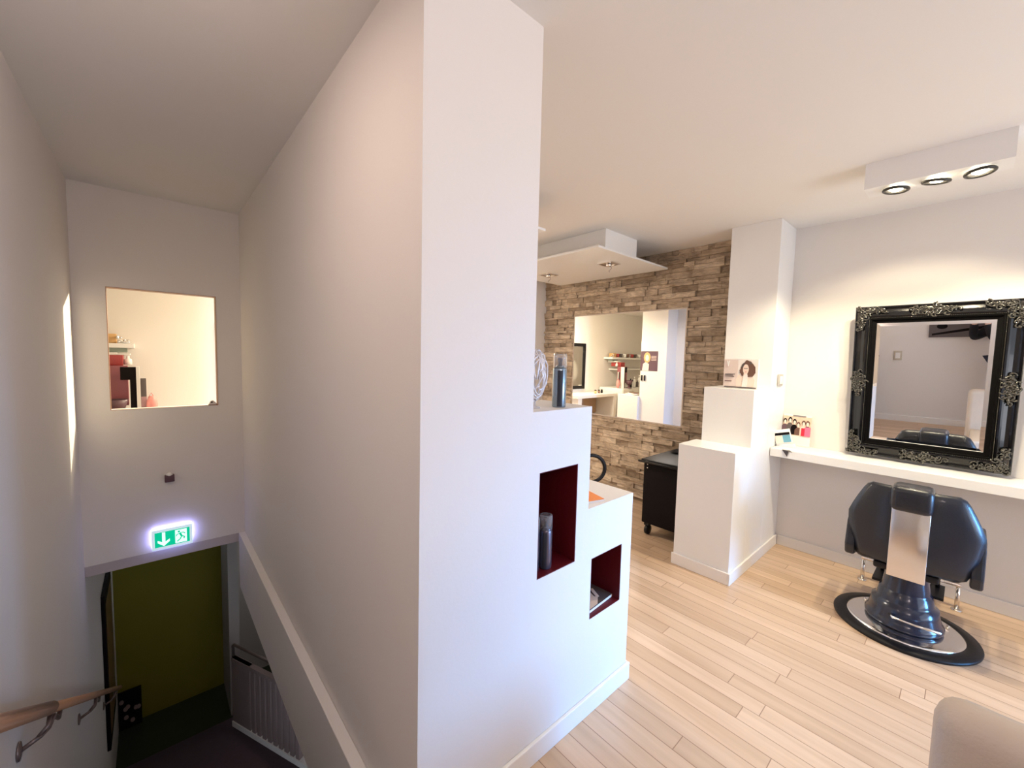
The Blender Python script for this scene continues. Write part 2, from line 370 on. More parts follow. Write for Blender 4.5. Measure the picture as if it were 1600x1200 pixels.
# street side with a large window opening
xs = [XL-0.12, 1.35, 3.75, XR+0.12]; zs = [0, 0.25, 2.35, H]
struct(voxel('wall_front', xs, [-2.72, -2.6], zs, lambda i, j, k: not (i == 1 and k == 1), 'paint'))
wn = MB()
for x in (1.35, 2.53, 3.70): wn.box(x, x+0.05, -2.69, -2.63, 0.25, 2.35)
for z in (0.25, 2.30): wn.box(1.35, 3.75, -2.685, -2.635, z, z+0.05)
struct(wn.build('window_1', 'trim'))
struct(MB().box(-2.1, XR+0.12, -2.72, YF+0.12, H, H+0.1).build('ceiling', 'ceil'))
# salon floor with the stair void cut out
xs = [-2.0, XL, XP, XR]; ys = [-2.6, 1.0, YB+0.12, YF]
struct(voxel('floor', xs, ys, [-0.06, 0.0], lambda i, j, k: not ((i == 1 and j == 1) or (i == 0 and j < 2)), 'floor'))
struct(MB().box(0.5, XP-0.0005, 1.001, YB-0.001, -0.46, 0.004).build('trim_1', 'trim', bevel=0.003))
struct(MB().box(XP, XP+0.12, 1.0, YB+0.12, -0.46, -0.0605).box(XL, XP-0.001, 0.93, 0.999, -0.46, -0.0605).build('wall_slab', 'paint'))
struct(MB().box(XL+0.001, XP-0.001, YB+0.001, YB+0.119, -0.072, -0.0005).build('trim_2', 'slabedge', bevel=0.002))
# basement
struct(MB().box(-0.5, 2.2, 3.6, 6.15, -2.82, -2.72).build('floor_lower', 'darkfloor'))
struct(MB().box(XL, 0.58, 6.01, 6.12, -2.72, -0.06).build('wall_lower_back', 'green'))
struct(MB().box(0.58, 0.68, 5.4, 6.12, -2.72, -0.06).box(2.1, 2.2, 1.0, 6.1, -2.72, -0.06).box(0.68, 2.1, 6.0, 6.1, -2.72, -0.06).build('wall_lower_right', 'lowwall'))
struct(MB().box(0.6, 2.2, 0.9, 1.0, -2.72, -0.06).build('wall_lower_front', 'paint'))
struct(MB().box(-0.37, 1.6, 3.6, 5.35, -2.72, -2.705).build('carpet_lower', 'carpet'))
# staircase
st = MB(); rise, run = 0.17, 0.27
for i in range(15): st.box(XL+0.004, 0.496, 1.0+i*run, 1.0+(i+1)*run+0.02, -0.17*(i+1)-0.20, -0.17*(i+1))
tag(st.build('staircase', 'carpet'), 'dark carpeted straight stair going down beside the handrail', 'stairs')
# baseboards
bb = lambda x0, x1, y0, y1, n, h=0.082: struct(MB().box(x0, x1, y0, y1, 0, h).build(n, 'trim', bevel=0.003))
bb(XR-0.014, XR-0.0005, -2.6, 0.976, 'baseboard_right')
struct(MB().box(2.848, XR-0.015, 0.976, 0.9895, 0, 0.082).box(2.848, 2.8615, 0.9895, 1.385, 0, 0.082).build('baseboard_column', 'trim', bevel=0.003))
struct(MB().box(XP, 1.644, YU-0.014, YU-0.0005, 0, 0.082).box(1.6305, 1.644, YU-0.0005, 1.27, 0, 0.082).build('baseboard_unit', 'trim', bevel=0.003))
bb(XL+0.0005, XL+0.014, -2.6, 1.0, 'baseboard_left')
bb(-1.99, XR-0.25, YF-0.014, YF-0.0005, 'baseboard_far')

# stone cladding (between column and pilaster, around the mirror) ------------
sc_ = MB(); rs = random.Random(11); z = 0.0
MY0, MY1, MZ0, MZ1 = 1.82, 3.21, 0.85, 2.005
while z < H-0.001:
    h = rs.choice([0.022, 0.028, 0.034, 0.040, 0.050, 0.065]); h = min(h, H-z)
    if H-z-h < 0.02: h = H-z
    y = 1.336
    while y < 3.699:
        w = rs.uniform(0.06, 0.28); w = min(w, 3.699-y)
        if 3.699-y-w < 0.05: w = 3.699-y
        d = rs.choice([0.016, 0.022, 0.028, 0.035, 0.044]); 
        y0, y1 = y, y+w
        zc = z+h/2
        def stone(a, b_, zz0, zz1):
            if b_-a < 0.006: return
            e = 0.0012; x1 = XR; x0 = XR-d
            j = [rs.uniform(-0.004, 0.004) for _ in range(6)]
            ym = (a+b_)/2+rs.uniform(-.2, .2)*(b_-a)
            vs = [(x1, a+e, zz0+e), (x1, b_-e, zz0+e), (x1, b_-e, zz1-e), (x1, a+e, zz1-e),
                  (x0+j[0], a+e, zz0+e), (x0+j[1], ym, zz0+e), (x0+j[2], b_-e, zz0+e), (x0+j[3], b_-e, zz1-e), (x0+j[4], ym, zz1-e), (x0+j[5], a+e, zz1-e)]
            sc_.add(vs, [(4, 5, 8, 9), (5, 6, 7, 8), (0, 1, 6, 5, 4), (3, 9, 8, 7, 2), (0, 4, 9, 3), (1, 2, 7, 6)])
        over = (z+h > MZ0) and (z < MZ1)
        if over and y1 > MY0 and y0 < MY1:
            if y0 < MY0: stone(y0, MY0, z, z+h)
            if y1 > MY1: stone(MY1, y1, z, z+h)
            if z < MZ0: stone(max(y0, MY0), min(y1, MY1), z, MZ0)
            if z+h > MZ1: stone(max(y0, MY0), min(y1, MY1), MZ1, z+h)
        else: stone(y0, y1, z, z+h)
        y += w
    z += h
struct(sc_.build('trim_stone', 'stone'))

# ================================================================= THINGS ON THE SALON SIDE
# frameless mirror set in the stone
t = thing('wall_mirror', (3.84, 2.515, 0.85), 'wide frameless mirror set flush into the beige stone wall', 'mirror')
MB().box(3.828, 3.858, MY0+0.012, MY1-0.012, MZ0+0.012, MZ1-0.012).build('glass', 'mirror', t)
e = MB(); 
for a in ((MY0, MY1, MZ0, MZ0+0.012), (MY0, MY1, MZ1-0.012, MZ1), (MY0, MY0+0.012, MZ0+0.012, MZ1-0.012), (MY1-0.012, MY1, MZ0+0.012, MZ1-0.012)): e.box(3.825, 3.858, *a)
e.build('edging', 'cream', t)

# counter shelf on the right wall
tag(MB().box(3.55, XR-0.001, -2.0, 0.985, 0.785, 0.845).build('wall_shelf', 'lacquer', bevel=0.002), 'long white shelf along the right wall under the ornate black mirror', 'shelf')

# ornate mirror ---------------------------------------------------------------
t = thing('ornate_mirror', (3.80, 0.182, 0.868), 'ornate black carved frame mirror leaning out over the white shelf', 'mirror')
TF = tr(3.80, 0.182, 0.868) @ rot('Y', -4.8)
# local frame: x = out of wall towards -X is negative; y across; z up (0..HM)
WM, HM = 0.38, 1.035   # half width, height
def frame_sweep(prof, mi=0, mb=None):
    mb = mb or MB(); n = len(prof); vs = []; fs = []
    for (sy, top) in ((-1, 0), (1, 0), (1, 1), (-1, 1)):
        for d, h in prof: vs.append((-h, sy*(WM-d), (d if not top else HM-d)))
    for k in range(4):
        k2 = (k+1) % 4
        for i in range(n-1): fs.append((k*n+i, k2*n+i, k2*n+i+1, k*n+i+1))
    return mb.add(vs, fs, mi, False, TF)
prof = [(0.0, -0.025), (0.0, 0.012), (0.004, 0.018), (0.010, 0.018), (0.016, 0.012), (0.024, 0.010), (0.040, 0.016), (0.056, 0.026), (0.064, 0.030), (0.072, 0.028), (0.074, 0.020), (0.080, 0.020), (0.083, 0.024), (0.090, 0.022), (0.092, 0.010), (0.112, 0.004), (0.115, -0.004), (0.115, -0.025)]
fr_ = frame_sweep(prof[:11]).build('frame', 'frame', t)
frame_sweep(prof[10:]).build('inner_frame', 'frameinner', t)
bd = MB()
for s_ in range(2):
    L_ = HM-2*0.078
    for i in range(110):
        zz = 0.078+L_*i/109; bd.ell((-0.023, (1 if s_ else -1)*(WM-0.0775), zz), 0.003, 0.003, 0.003, 0, TF, 6, 4)
    L2 = 2*(WM-0.078)
    for i in range(80):
        yy = -WM+0.078+L2*i/79; bd.ell((-0.023, yy, 0.0775 if s_ else HM-0.0775), 0.003, 0.003, 0.003, 0, TF, 6, 4)
bd.build('beading', 'ornament', t).parent = fr_
bv = 0.022
g0, g1, q0, q1 = -WM+0.113, WM-0.113, 0.113, HM-0.113
gl = MB(); gl.add([(0.002, g0+bv, q0+bv), (0.002, g1-bv, q0+bv), (0.002, g1-bv, q1-bv), (0.002, g0+bv, q1-bv), (0.0045, g0, q0), (0.0045, g1, q0), (0.0045, g1, q1), (0.0045, g0, q1),
         (0.02, g0, q0), (0.02, g1, q0), (0.02, g1, q1), (0.02, g0, q1)],
        [(0, 1, 2, 3), (4, 5, 1, 0), (5, 6, 2, 1), (6, 7, 3, 2), (7, 4, 0, 3), (8, 11, 10, 9), (4, 8, 9, 5), (5, 9, 10, 6), (6, 10, 11, 7), (7, 11, 8, 4)], 0, False, TF)
gl.build('bevelled_glass', 'mirror', t)
def scroll(mb, cy, cz, a0, turns, R, hgt, flip=1, th=0.0052):
    pts = []; rr = []
    for i in range(16):
        q = i/15; a = a0+flip*turns*2*PI*q; r = R*(1-0.85*q)
        pts.append((-(hgt+0.010*q), cy+r*math.cos(a), cz+r*math.sin(a))); rr.append(th*(1-0.35*q))
    mb.tube(pts, rr, 6, 0, TF)
def ornament(cy, cz, ex, ez, seed, corner=None):
    mb = MB(); R_ = random.Random(seed)
    n = 26 if corner else 20
    for i in range(n):
        if corner:
            q = (i//2+0.5)/(n//2); w = 0.018+0.030*(1-q)
            al, ac = q*ex, R_.uniform(0.0, w*1.6)
            y, z_ = (cy+corner[0]*al, cz+corner[1]*ac) if i % 2 else (cy+corner[0]*ac, cz+corner[1]*al)
        else:
            a = 2*PI*i*0.618; q = math.sqrt((i+0.5)/n); y = cy+ex*q*math.cos(a); z_ = cz+ez*q*math.sin(a)
        z_ = max(0.010, min(HM-0.010, z_)); y = max(-WM+0.010, min(WM-0.010, y))
        scroll(mb, y, z_, R_.uniform(0, 6.28), R_.uniform(0.7, 1.2), R_.uniform(0.012, 0.021), 0.024, R_.choice((-1, 1)))
        mb.ell((-0.030, y+R_.uniform(-.010, .010), z_+R_.uniform(-.010, .010)), 0.008, R_.uniform(.004, .009), R_.uniform(.004, .009), 0, TF, 8, 5)
    # a thin leafy backing ties the scrolls together
    if corner:
        mb.box(-0.020, -0.012, min(cy, cy+corner[0]*ex*0.8), max(cy, cy+corner[0]*ex*0.8), min(cz, cz+corner[1]*0.03), max(cz, cz+corner[1]*0.03), 0, TF, b=0.003)
        mb.box(-0.020, -0.012, min(cy, cy+corner[0]*0.03), max(cy, cy+corner[0]*0.03), min(cz, cz+corner[1]*ex*0.8), max(cz, cz+corner[1]*ex*0.8), 0, TF, b=0.003)
    else: mb.ell((-0.018, cy, cz), 0.006, ex*0.85, ez*0.8, 0, TF, 24, 8)
    o = mb.build('ornament', 'ornament', t); o.parent = fr_
    return o
for k, (sy, tz) in enumerate(((-1, 0), (1, 0), (1, 1), (-1, 1))):
    ornament(sy*(WM-0.012), 0.012 if not tz else HM-0.012, 0.150, 0.150, 30+k, (-sy, 1 if not tz else -1))
for k, sy in enumerate((-1, 1)): ornament(sy*(WM-0.040), HM*0.50, 0.036, 0.090, 50+k)
for k, zz in enumerate((0.040, HM-0.040)): ornament(0.0, zz, 0.120, 0.033, 60+k)

# barber chair ----------------------------------------------------------------
CX, CY = 3.21, 0.166
t = thing('barber_chair', (CX, CY, 0), 'black leather barber chair seen from behind on a round chrome base', 'chair')
MB().lathe([(0.31, 0.0), (0.312, 0.008), (0.308, 0.016), (0.250, 0.022), (0.246, 0.018), (0.0, 0.018)][:5]+[(0.05, 0.018)], 64, 0, (CX, CY, 0)).build('base_rim', 'black', t)
MB().lathe([(0.249, 0.018), (0.249, 0.024), (0.235, 0.028), (0.15, 0.034), (0.10, 0.035)], 64, 0, (CX, CY, 0)).build('base_plate', 'chrome', t, label='polished chrome base plate')
MB().lathe([(0.160, 0.034), (0.168, 0.045), (0.168, 0.062), (0.158, 0.072), (0.155, 0.085), (0.146, 0.115), (0.142, 0.150), (0.126, 0.158), (0.122, 0.170), (0.112, 0.215), (0.106, 0.220), (0.104, 0.230), (0.094, 0.290), (0.090, 0.36), (0.088, 0.385)], 48, 0, (CX, CY, 0)).build('pump_column', 'navy', t)
MB().tube([(CX-0.145, CY+0.045, 0.108), (CX-0.185, CY+0.03, 0.115), (CX-0.19, CY-0.06, 0.116), (CX-0.185, CY-0.155, 0.118)], 0.007, 10).build('pump_lever', 'chrome', t, label='chrome foot lever across the base')
MB().box(CX-0.19, CX+0.16, CY-0.13, CY+0.13, 0.365, 0.405, b=0.012).build('seat_frame', 'black', t)
MB().box(CX-0.20, CX+0.27, CY-0.215, CY+0.215, 0.400, 0.50, b=0.035).build('seat', 'leather', t)
# backrest shell: rows of half width
rows = [(0.422, 0.190), (0.432, 0.212), (0.46, 0.224), (0.51, 0.238), (0.56, 0.251), (0.62, 0.262), (0.66, 0.263), (0.71, 0.246), (0.76, 0.226), (0.81, 0.203), (0.835, 0.188), (0.848, 0.165)]
def shell(off, th, shr=0.0):
    vs = []; fs = []; nu = 16
    for side in (0, 1):
        for z_, w in rows:
            for i in range(nu+1):
                s_ = -1+2*i/nu; y = s_*(w-shr)
                x = off+0.26*max(0, abs(y)-0.09)**1.0 + 0.10*(z_-0.62)**2
                zc = z_
                edge = max(abs(s_)**8, ((z_-0.635)/0.213)**8)
                tt = th*(1-0.75*min(1, edge))
                vs.append((x+(tt if side else -tt*0.6), CY-0.01+y, zc))
    nr = len(rows); o = nr*(nu+1)
    for j in range(nr-1):
        for i in range(nu):
            a = j*(nu+1)+i; fs.append((a, a+1, a+nu+2, a+nu+1)); fs.append((o+a, o+a+nu+1, o+a+nu+2, o+a+1))
    for i in range(nu): fs.append((i, o+i, o+i+1, i+1)); a = (nr-1)*(nu+1)+i; fs.append((a, a+1, o+a+1, o+a))
    for j in range(nr-1):
        a = j*(nu+1); fs.append((a, a+nu+1, o+a+nu+1, o+a)); a += nu; fs.append((a, o+a, o+a+nu+1, a+nu+1))
    return MB().add(vs, fs, 0, True)
shell(2.985, 0.045).build('backrest', 'leather', t)
for s_ in (-1, 1):
    pts = []
    mb = MB()
    poly = [(3.02, 0.40), (3.00, 0.46), (3.04, 0.60), (3.10, 0.635), (3.34, 0.635), (3.38, 0.62), (3.37, 0.585), (3.20, 0.57), (3.16, 0.42), (3.10, 0.385)]
    y0 = CY-0.01+s_*0.222; y1 = CY-0.01+s_*0.268
    mb.prism(poly, 'y', min(y0, y1), max(y0, y1)).build('armrest', 'leather', t, bevel=0.012)
MB().box(2.938, 2.958, CY-0.082, CY+0.066, 0.375, 0.745, b=0.004).build('back_plate', 'steel', t, label='polished metal plate on the back of the chair')
hp = MB(); hp.box(2.915, 3.075, CY-0.088, CY+0.075, 0.735, 0.868, b=0.028); hp.build('headrest', 'leather', t)
for s_ in (-1, 1):
    MB().box(3.25, 3.45, CY+s_*0.12-0.03, CY+s_*0.12+0.03, 0.20, 0.215, tf=None).tube([(3.33, CY+s_*0.10, 0.39), (3.40, CY+s_*0.12, 0.30), (3.41, CY+s_*0.12, 0.21)], 0.010).build('foot_plate', 'black', t)

# steel footrest in front of the wall
t = thing('footrest', (3.68, 0.185, 0), 'steel footrest bar on two posts between the barber chair and the wall', 'footrest')
for y in (0.409, -0.038):
    MB().tube([(3.685, y, 0.0), (3.685, y, 0.155)], 0.011, 12).build('post', 'steel', t)
    MB().lathe([(0.026, 0.0), (0.026, 0.006), (0.012, 0.010)], 20, 0, (3.685, y, 0)).build('foot', 'steel', t)
MB().box(3.672, 3.698, -0.05, 0.42, 0.150, 0.168, b=0.004).build('rail', 'steel', t)
MB().box(3.58, 3.70, 0.05, 0.32, 0.168, 0.178, b=0.003).build('tread', 'black', t)

# ceiling spotlight box
t = thing('ceiling_spotlight_box', (2.94, 0.187, H), 'white rectangular ceiling box with three ringed spotlights above the barber chair', 'ceiling light')
MB().box(2.867, 3.03, -0.069, 0.442, 2.43, 2.4495).box(2.867, 2.872, -0.069, 0.442, 2.4495, 2.56).box(3.025, 3.03, -0.069, 0.442, 2.4495, 2.56).box(2.872, 3.025, -0.069, -0.064, 2.4495, 2.56).box(2.872, 3.025, 0.437, 0.442, 2.4495, 2.56).build('housing', 'lacquer', t)
for y, a, b_ in ((0.323, 1, 5), (0.177, -6, 8), (0.033, 3, -4)):
    tf = tr(2.94, y, 2.416) @ rot('X', b_) @ rot('Y', a)
    ring = MB(); ring.tube([(0.048*math.cos(2*PI*i/28), 0.048*math.sin(2*PI*i/28), 0) for i in range(28)], 0.0075, 8, 0, tf, closed=True)
    rg = ring.build('lamp_ring', 'rim', t)
    bl = MB().lathe([(0.022, -0.002), (0.027, 0.004), (0.030, 0.013)], 24, 0, (0, 0, 0), tf).build('bulb', 'lampglow', t); bl.parent = rg

# hanging ceiling panels: plate + box (+ two lamps)
def panel(x0, y0, lit, label, bulbs=True):
    t = thing('ceiling_panel', (x0+0.545, y0+0.68, H), label, 'ceiling light', 'white hanging ceiling panels with recessed lamps')
    MB().box(x0, x0+1.095, y0, y0+1.37, 2.37, 2.388).build('plate', 'white', t, bevel=0.002)
    MB().box(x0+0.155, x0+0.62, y0+0.05, y0+1.25, 2.388, H).build('box', 'lacquer', t, bevel=0.002)
    for k, yy in enumerate((y0+0.27, y0+1.03)):
        xx = x0+0.52
        f = MB(); s_ = 0.075
        for a in ((xx-s_, xx+s_, yy-s_, yy-s_+0.012), (xx-s_, xx+s_, yy+s_-0.012, yy+s_), (xx-s_, xx-s_+0.012, yy-s_+0.012, yy+s_-0.012), (xx+s_-0.012, xx+s_, yy-s_+0.012, yy+s_-0.012)): f.box(*a, 2.362, 2.3695)
        f.box(xx-s_+0.012, xx+s_-0.012, yy-s_+0.012, yy+s_-0.012, 2.3665, 2.3695)
        lf_ = f.build('lamp_frame', 'steel', t)
        c = MB().lathe([(0.022, -0.022), (0.028, -0.004), (0.012, 0.0)], 20, 0, (xx, yy, 2.366)).build('bulb', 'lampglow' if lit else 'chrome', t); c.parent = lf_
        w = [(xx, yy, 2.345)]
        for i in range(10):
            q = i/9; w.append((xx+0.02*math.sin(q*5)+0.01*q, yy-0.015*math.cos(q*4)-0.03*q, 2.345-0.055*q))
        MB().tube(w, 0.0018, 6).build('wire', 'brownmetal', t).parent = lf_
panel(2.645, 1.996, False, 'white hanging ceiling panel in front of the stone wall with two lamps')
panel(0.975, 2.016, False, 'white ceiling panel whose corner just shows beside the tall pillar')

# light switch on the column
t = thing('light_switch', (3.68, 0.985, 1.36), 'small white light switch on the bright side of the column', 'light switch')
MB().box(3.62, 3.73, 0.978, 0.9895, 1.32, 1.41, b=0.003).build('plate', mat('switch_plastic', (0.42, 0.40, 0.37), 0.4, var=0.02), t)
MB().box(3.645, 3.705, 0.973, 0.979, 1.335, 1.395, b=0.002).build('rocker', 'trim', t)

# photo card on the column step (plane facing the salon) ----------------------
def portrait(mb_fn, U, V, s):
    """returns lists of polygons in unit card coordinates (u right, v up)"""
    pass
def card_x(name, x, y0, y1, z0, z1, label, cat, arts, th=0.012, base='paper', lean=0, back=None, grp=None):
    """card standing in an X plane, seen from -X; u runs from y1 (left) to y0 (right)"""
    t = thing(name, (x, (y0+y1)/2, z0), label, cat, grp)
    tf = tr(x, 0, z0) @ rot('Y', lean) @ tr(-x, 0, -z0)
    bd_ = MB().box(x, x+th, y0, y1, z0, z1, 0, tf).build('board', back or base, t)
    W_, H_ = y1-y0, z1-z0
    for i, (nm, m_, poly) in enumerate(arts):
        e_ = 0.0006*(1+i*0.6)
        MB().prism([(y1-u*W_, z0+v*H_) for u, v in poly], 'x', x-e_-0.0004, x-0.0001, 0, tf).build(nm, m_, t).parent = bd_
    return t
def circ(cx, cy, rx, ry, n=18, a0=0, a1=2*PI): return [(cx+rx*math.cos(a0+(a1-a0)*i/(n-1 if a1-a0 < 6.2 else n)), cy+ry*math.sin(a0+(a1-a0)*i/(n-1 if a1-a0 < 6.2 else n))) for i in range(n)]
def bar(x0, x1, y0, y1): return [(x0, y0), (x1, y0), (x1, y1), (x0, y1)]
arts = [('printed_panel', mat('card_gradient_print', (0.74, 0.62, 0.57), 0.5, var=0.06, vscale=12), bar(0.0, 0.42, 0.02, 0.98)),
        ('printed_shoulder', 'sketchl', [(0.40, 0.03), (0.38, 0.30), (0.45, 0.48), (0.58, 0.40), (0.70, 0.36), (0.86, 0.42), (0.92, 0.30), (0.90, 0.03)]),
        ('printed_hair', 'sketch', [(0.70+0.17*math.cos(a)*(1+0.10*math.sin(5*a)), 0.70+0.26*math.sin(a)*(1+0.07*math.cos(7*a))) for a in [2*PI*i/40 for i in range(40)]]),
        ('printed_hair_curl', 'greyp', [(0.50, 0.72), (0.53, 0.60), (0.47, 0.53), (0.57, 0.50), (0.60, 0.60), (0.58, 0.78), (0.62, 0.90), (0.56, 0.84)]),
        ('printed_hair_curl', 'greyp', [(0.76, 0.93), (0.84, 0.84), (0.83, 0.66), (0.90, 0.56), (0.86, 0.46), (0.78, 0.52), (0.79, 0.70), (0.76, 0.82)]),
        ('printed_hair_lock', 'sketch', [(0.47, 0.60), (0.55, 0.42), (0.62, 0.46), (0.62, 0.70), (0.52, 0.72)]),
        ('printed_hair_side', 'sketch', [(0.72, 0.40), (0.86, 0.42), (0.93, 0.55), (0.92, 0.74), (0.84, 0.86), (0.72, 0.8)]),
        ('printed_face', 'sketchl', circ(0.655, 0.66, 0.085, 0.17, 18)),
        ('printed_neck', 'sketchl', [(0.60, 0.52), (0.70, 0.52), (0.74, 0.30), (0.58, 0.28)]),
        ('printed_hand', 'paper', [(0.56, 0.05), (0.60, 0.44), (0.68, 0.52), (0.72, 0.44), (0.70, 0.05)]),
        ('printed_eyes', 'greyp', [(0.60, 0.68), (0.71, 0.68), (0.71, 0.70), (0.60, 0.70)]),
        ('printed_mouth', 'redprint', [(0.63, 0.565), (0.69, 0.565), (0.66, 0.585)]),
        ('printed_emblem', 'white', [(0.08, 0.94), (0.11, 0.94), (0.125, 0.84), (0.14, 0.94), (0.17, 0.94), (0.13, 0.74)]),
        ('printed_text', 'greyp', bar(0.05, 0.34, 0.475, 0.49)), ('printed_text', 'greyp', bar(0.05, 0.28, 0.435, 0.45)),
        ('printed_text', 'greyp', bar(0.05, 0.32, 0.39, 0.405)), ('printed_text', 'sketch', bar(0.05, 0.25, 0.23, 0.25)), ('printed_text', 'greyp', bar(0.04, 0.97, 0.02, 0.055))]
card_x('display_card', 3.235, 1.005, 1.236, 1.306, 1.520, 'square display card with a printed woman portrait standing on the column step', 'card', arts, 0.02)

# things on the right shelf: group photo card, sample box ----------------------
A = [('printed_background', mat('tan_print', (0.72, 0.55, 0.42), 0.5, var=0.25, vscale=40), bar(0.0, 1, 0.32, 0.93))]
hd = [(0.08, 0.74), (0.26, 0.79), (0.42, 0.74), (0.56, 0.66), (0.74, 0.72), (0.88, 0.72)]
bodyc = ['purpleprint', 'greyp', 'blackmatt', 'sketch', 'sketchl', 'purpleprint']
for (hx, hy), bc in zip(hd, bodyc):
    A.append(('printed_clothes', bc, [(hx-0.12, 0.34), (hx-0.12, hy-0.16), (hx-0.05, hy-0.08), (hx+0.05, hy-0.08), (hx+0.11, hy-0.16), (hx+0.11, 0.34)]))
for (hx, hy), bc in zip(hd, bodyc):
    A.append(('printed_hair', 'sketch' if hx > .5 else 'blackmatt', circ(hx, hy+0.02, 0.068, 0.085, 14)))
    A.append(('printed_face', 'sketchl', circ(hx+0.005, hy-0.01, 0.045, 0.065, 14)))
A += [('printed_bag', 'magenta', bar(0.80, 0.99, 0.33, 0.62)), ('printed_bag', 'redprint', bar(0.68, 0.80, 0.33, 0.58)), ('printed_text', 'greyp', bar(0.35, 0.8, 0.95, 0.965))]
card_x('group_photo_card', 3.815, 0.795, 1.035-0.05, 0.847, 1.095, 'white photo card of a group of people leaning in the corner above the shelf', 'card', A, 0.004, lean=6)
t = thing('sample_box', (3.70, 0.93, 0.846), 'small open white box with blue label standing in front of the group photo', 'box')
tf = tr(3.70, 0.925, 0.846) @ rot('Z', 14) @ rot('X', -14)
MB().box(-0.02, 0.02, -0.055, 0.055, 0.03, 0.135, 0, tf, b=0.004).build('carton', 'white', t)
MB().box(-0.0215, -0.0202, -0.048, 0.002, 0.036, 0.092, 0, tf).build('printed_label', 'blueprint', t)
MB().box(-0.0213, -0.0202, -0.048, 0.05, 0.094, 0.114, 0, tf).build('printed_band', 'blackmatt', t)
MB().box(-0.0213, -0.0202, 0.006, 0.05, 0.036, 0.092, 0, tf).build('printed_text_block', 'sketchl', t)
MB().prism([(-0.07, 0.0), (0.055, 0.0), (0.06, 0.028), (-0.06, 0.03)], 'x', 3.685, 3.72, 0, tr(0, 0.925, 0.846)).build('stand', 'white', t)
tag(MB().prism([(3.50, 0.83), (3.56, 0.86), (3.548, 0.905)], 'z', 0.8455, 0.848).prism([(0.872, 0.800), (0.905, 0.846), (0.862, 0.846)], 'x', 3.545, 3.5485).build('paper_tag', 'greyp'), 'small grey triangular tag hanging over the edge of the white shelf', 'tag')

# ---- on and in the stepped unit ----------------------------------------------
def spray(x, y, z, h, r, body, label, stripe=True, ang=0):
    t = thing('hair_spray_can', (x, y, z), label, 'spray can', 'tall metal hair spray cans')
    MB().lathe([(r*0.94, 0), (r, 0.004), (r, h*0.70), (r*0.9, h*0.735), (r*0.55, h*0.765), (r*0.5, h*0.775)], 32, 0, (x, y, z)).build('can', body, t)
    MB().lathe([(r*0.30, h*0.77), (r*0.30, h*0.86), (r*0.36, h*0.865), (r*0.33, h*0.92), (r*0.2, h*0.925)], 20, 0, (x, y, z)).build('nozzle', 'greyp', t)
    MB().lathe([(r*0.99, h*0.735), (r*0.99, h*0.96), (r*0.93, h*0.995), (r*0.6, h), (r*0.58, h*0.992), (r*0.9, h*0.985), (r*0.94, h*0.95), (r*0.94, h*0.74)], 32, 0, (x, y, z)).build('cap', 'clear', t, label='clear plastic cap')
    if stripe:
        n = 8; a0 = math.radians(ang); vs = []; fs = []
        for i in range(n+1):
            a = a0+math.radians(46)*(i/n-0.5)
            for zz in (h*0.02, h*0.69): vs.append((x+(r+0.0004)*math.cos(a), y+(r+0.0004)*math.sin(a), z+zz))
        for i in range(n): fs.append((2*i, 2*i+2, 2*i+3, 2*i+1))
        MB().add(vs, fs, 0, True).build('printed_stripe', 'candark', t)
spray(1.172, 1.045, 1.31, 0.205, 0.0265, 'canbody', 'grey-blue hair spray can standing on the top step of the white unit', True, 228)
spray(1.1035, 1.030, 0.702, 0.205, 0.0255, 'candark2', 'dark plum spray can in the red niche, the one further right', True, 215)
spray(1.0455, 1.040, 0.702, 0.205, 0.0255, 'candark2', 'dark plum spray can half hidden at the left edge of the red niche', True, 215)

# woven wire sculpture
t = thing('wire_sculpture', (1.070, 1.075, 1.31), 'white openwork wire ball sculpture on a small stem beside the pillar', 'decoration')
mb = MB(); rs = random.Random(5); c0 = Vector((1.070, 1.075, 1.432))
for k in range(30):
    n_ = Vector((rs.gauss(0, 1), rs.gauss(0, 1), rs.gauss(0, .6))).normalized(); a_ = n_.orthogonal().normalized(); b_ = n_.cross(a_)
    off = n_*rs.uniform(-0.6, 0.6); rad = math.sqrt(1-off.length**2); s0 = rs.uniform(0, 6.28); ar = rs.uniform(1.6, 4.2)
    pts = []
    for i in range(14):
        a = s0+ar*i/13; p = off+(a_*math.cos(a)+b_*math.sin(a))*rad*rs.uniform(0.96, 1.02)
        tz = 1-0.35*max(0, -p.z)
        pts.append(c0+Vector((p.x*0.048*tz, p.y*0.048*tz, p.z*0.096)))
    mb.tube(pts, rs.uniform(0.0022, 0.0036), 6)
mb.build('woven_ball', 'wire', t)
MB().lathe([(0.022, 0), (0.022, 0.003), (0.004, 0.007), (0.004, 0.03)], 20, 0, (1.070, 1.075, 1.31)).build('stem', 'wire', t)

# orange folder with papers on the lower step
t = thing('brochure_stack', (1.40, 1.07, 0.893), 'orange brochure on a few white sheets on the lower white step', 'brochure')
tf = tr(1.355, 1.085, 0.8935) @ rot('Z', -16)
for k in range(3): MB().box(-0.10, 0.105, -0.058+0.003*k, 0.07, 0.0012*k, 0.0012*k+0.0009, 0, tf).build('sheet', 'paper', t)
MB().box(-0.10, 0.105, -0.05, 0.07, 0.0042, 0.0056, 0, tf).build('orange_cover', 'orange', t)

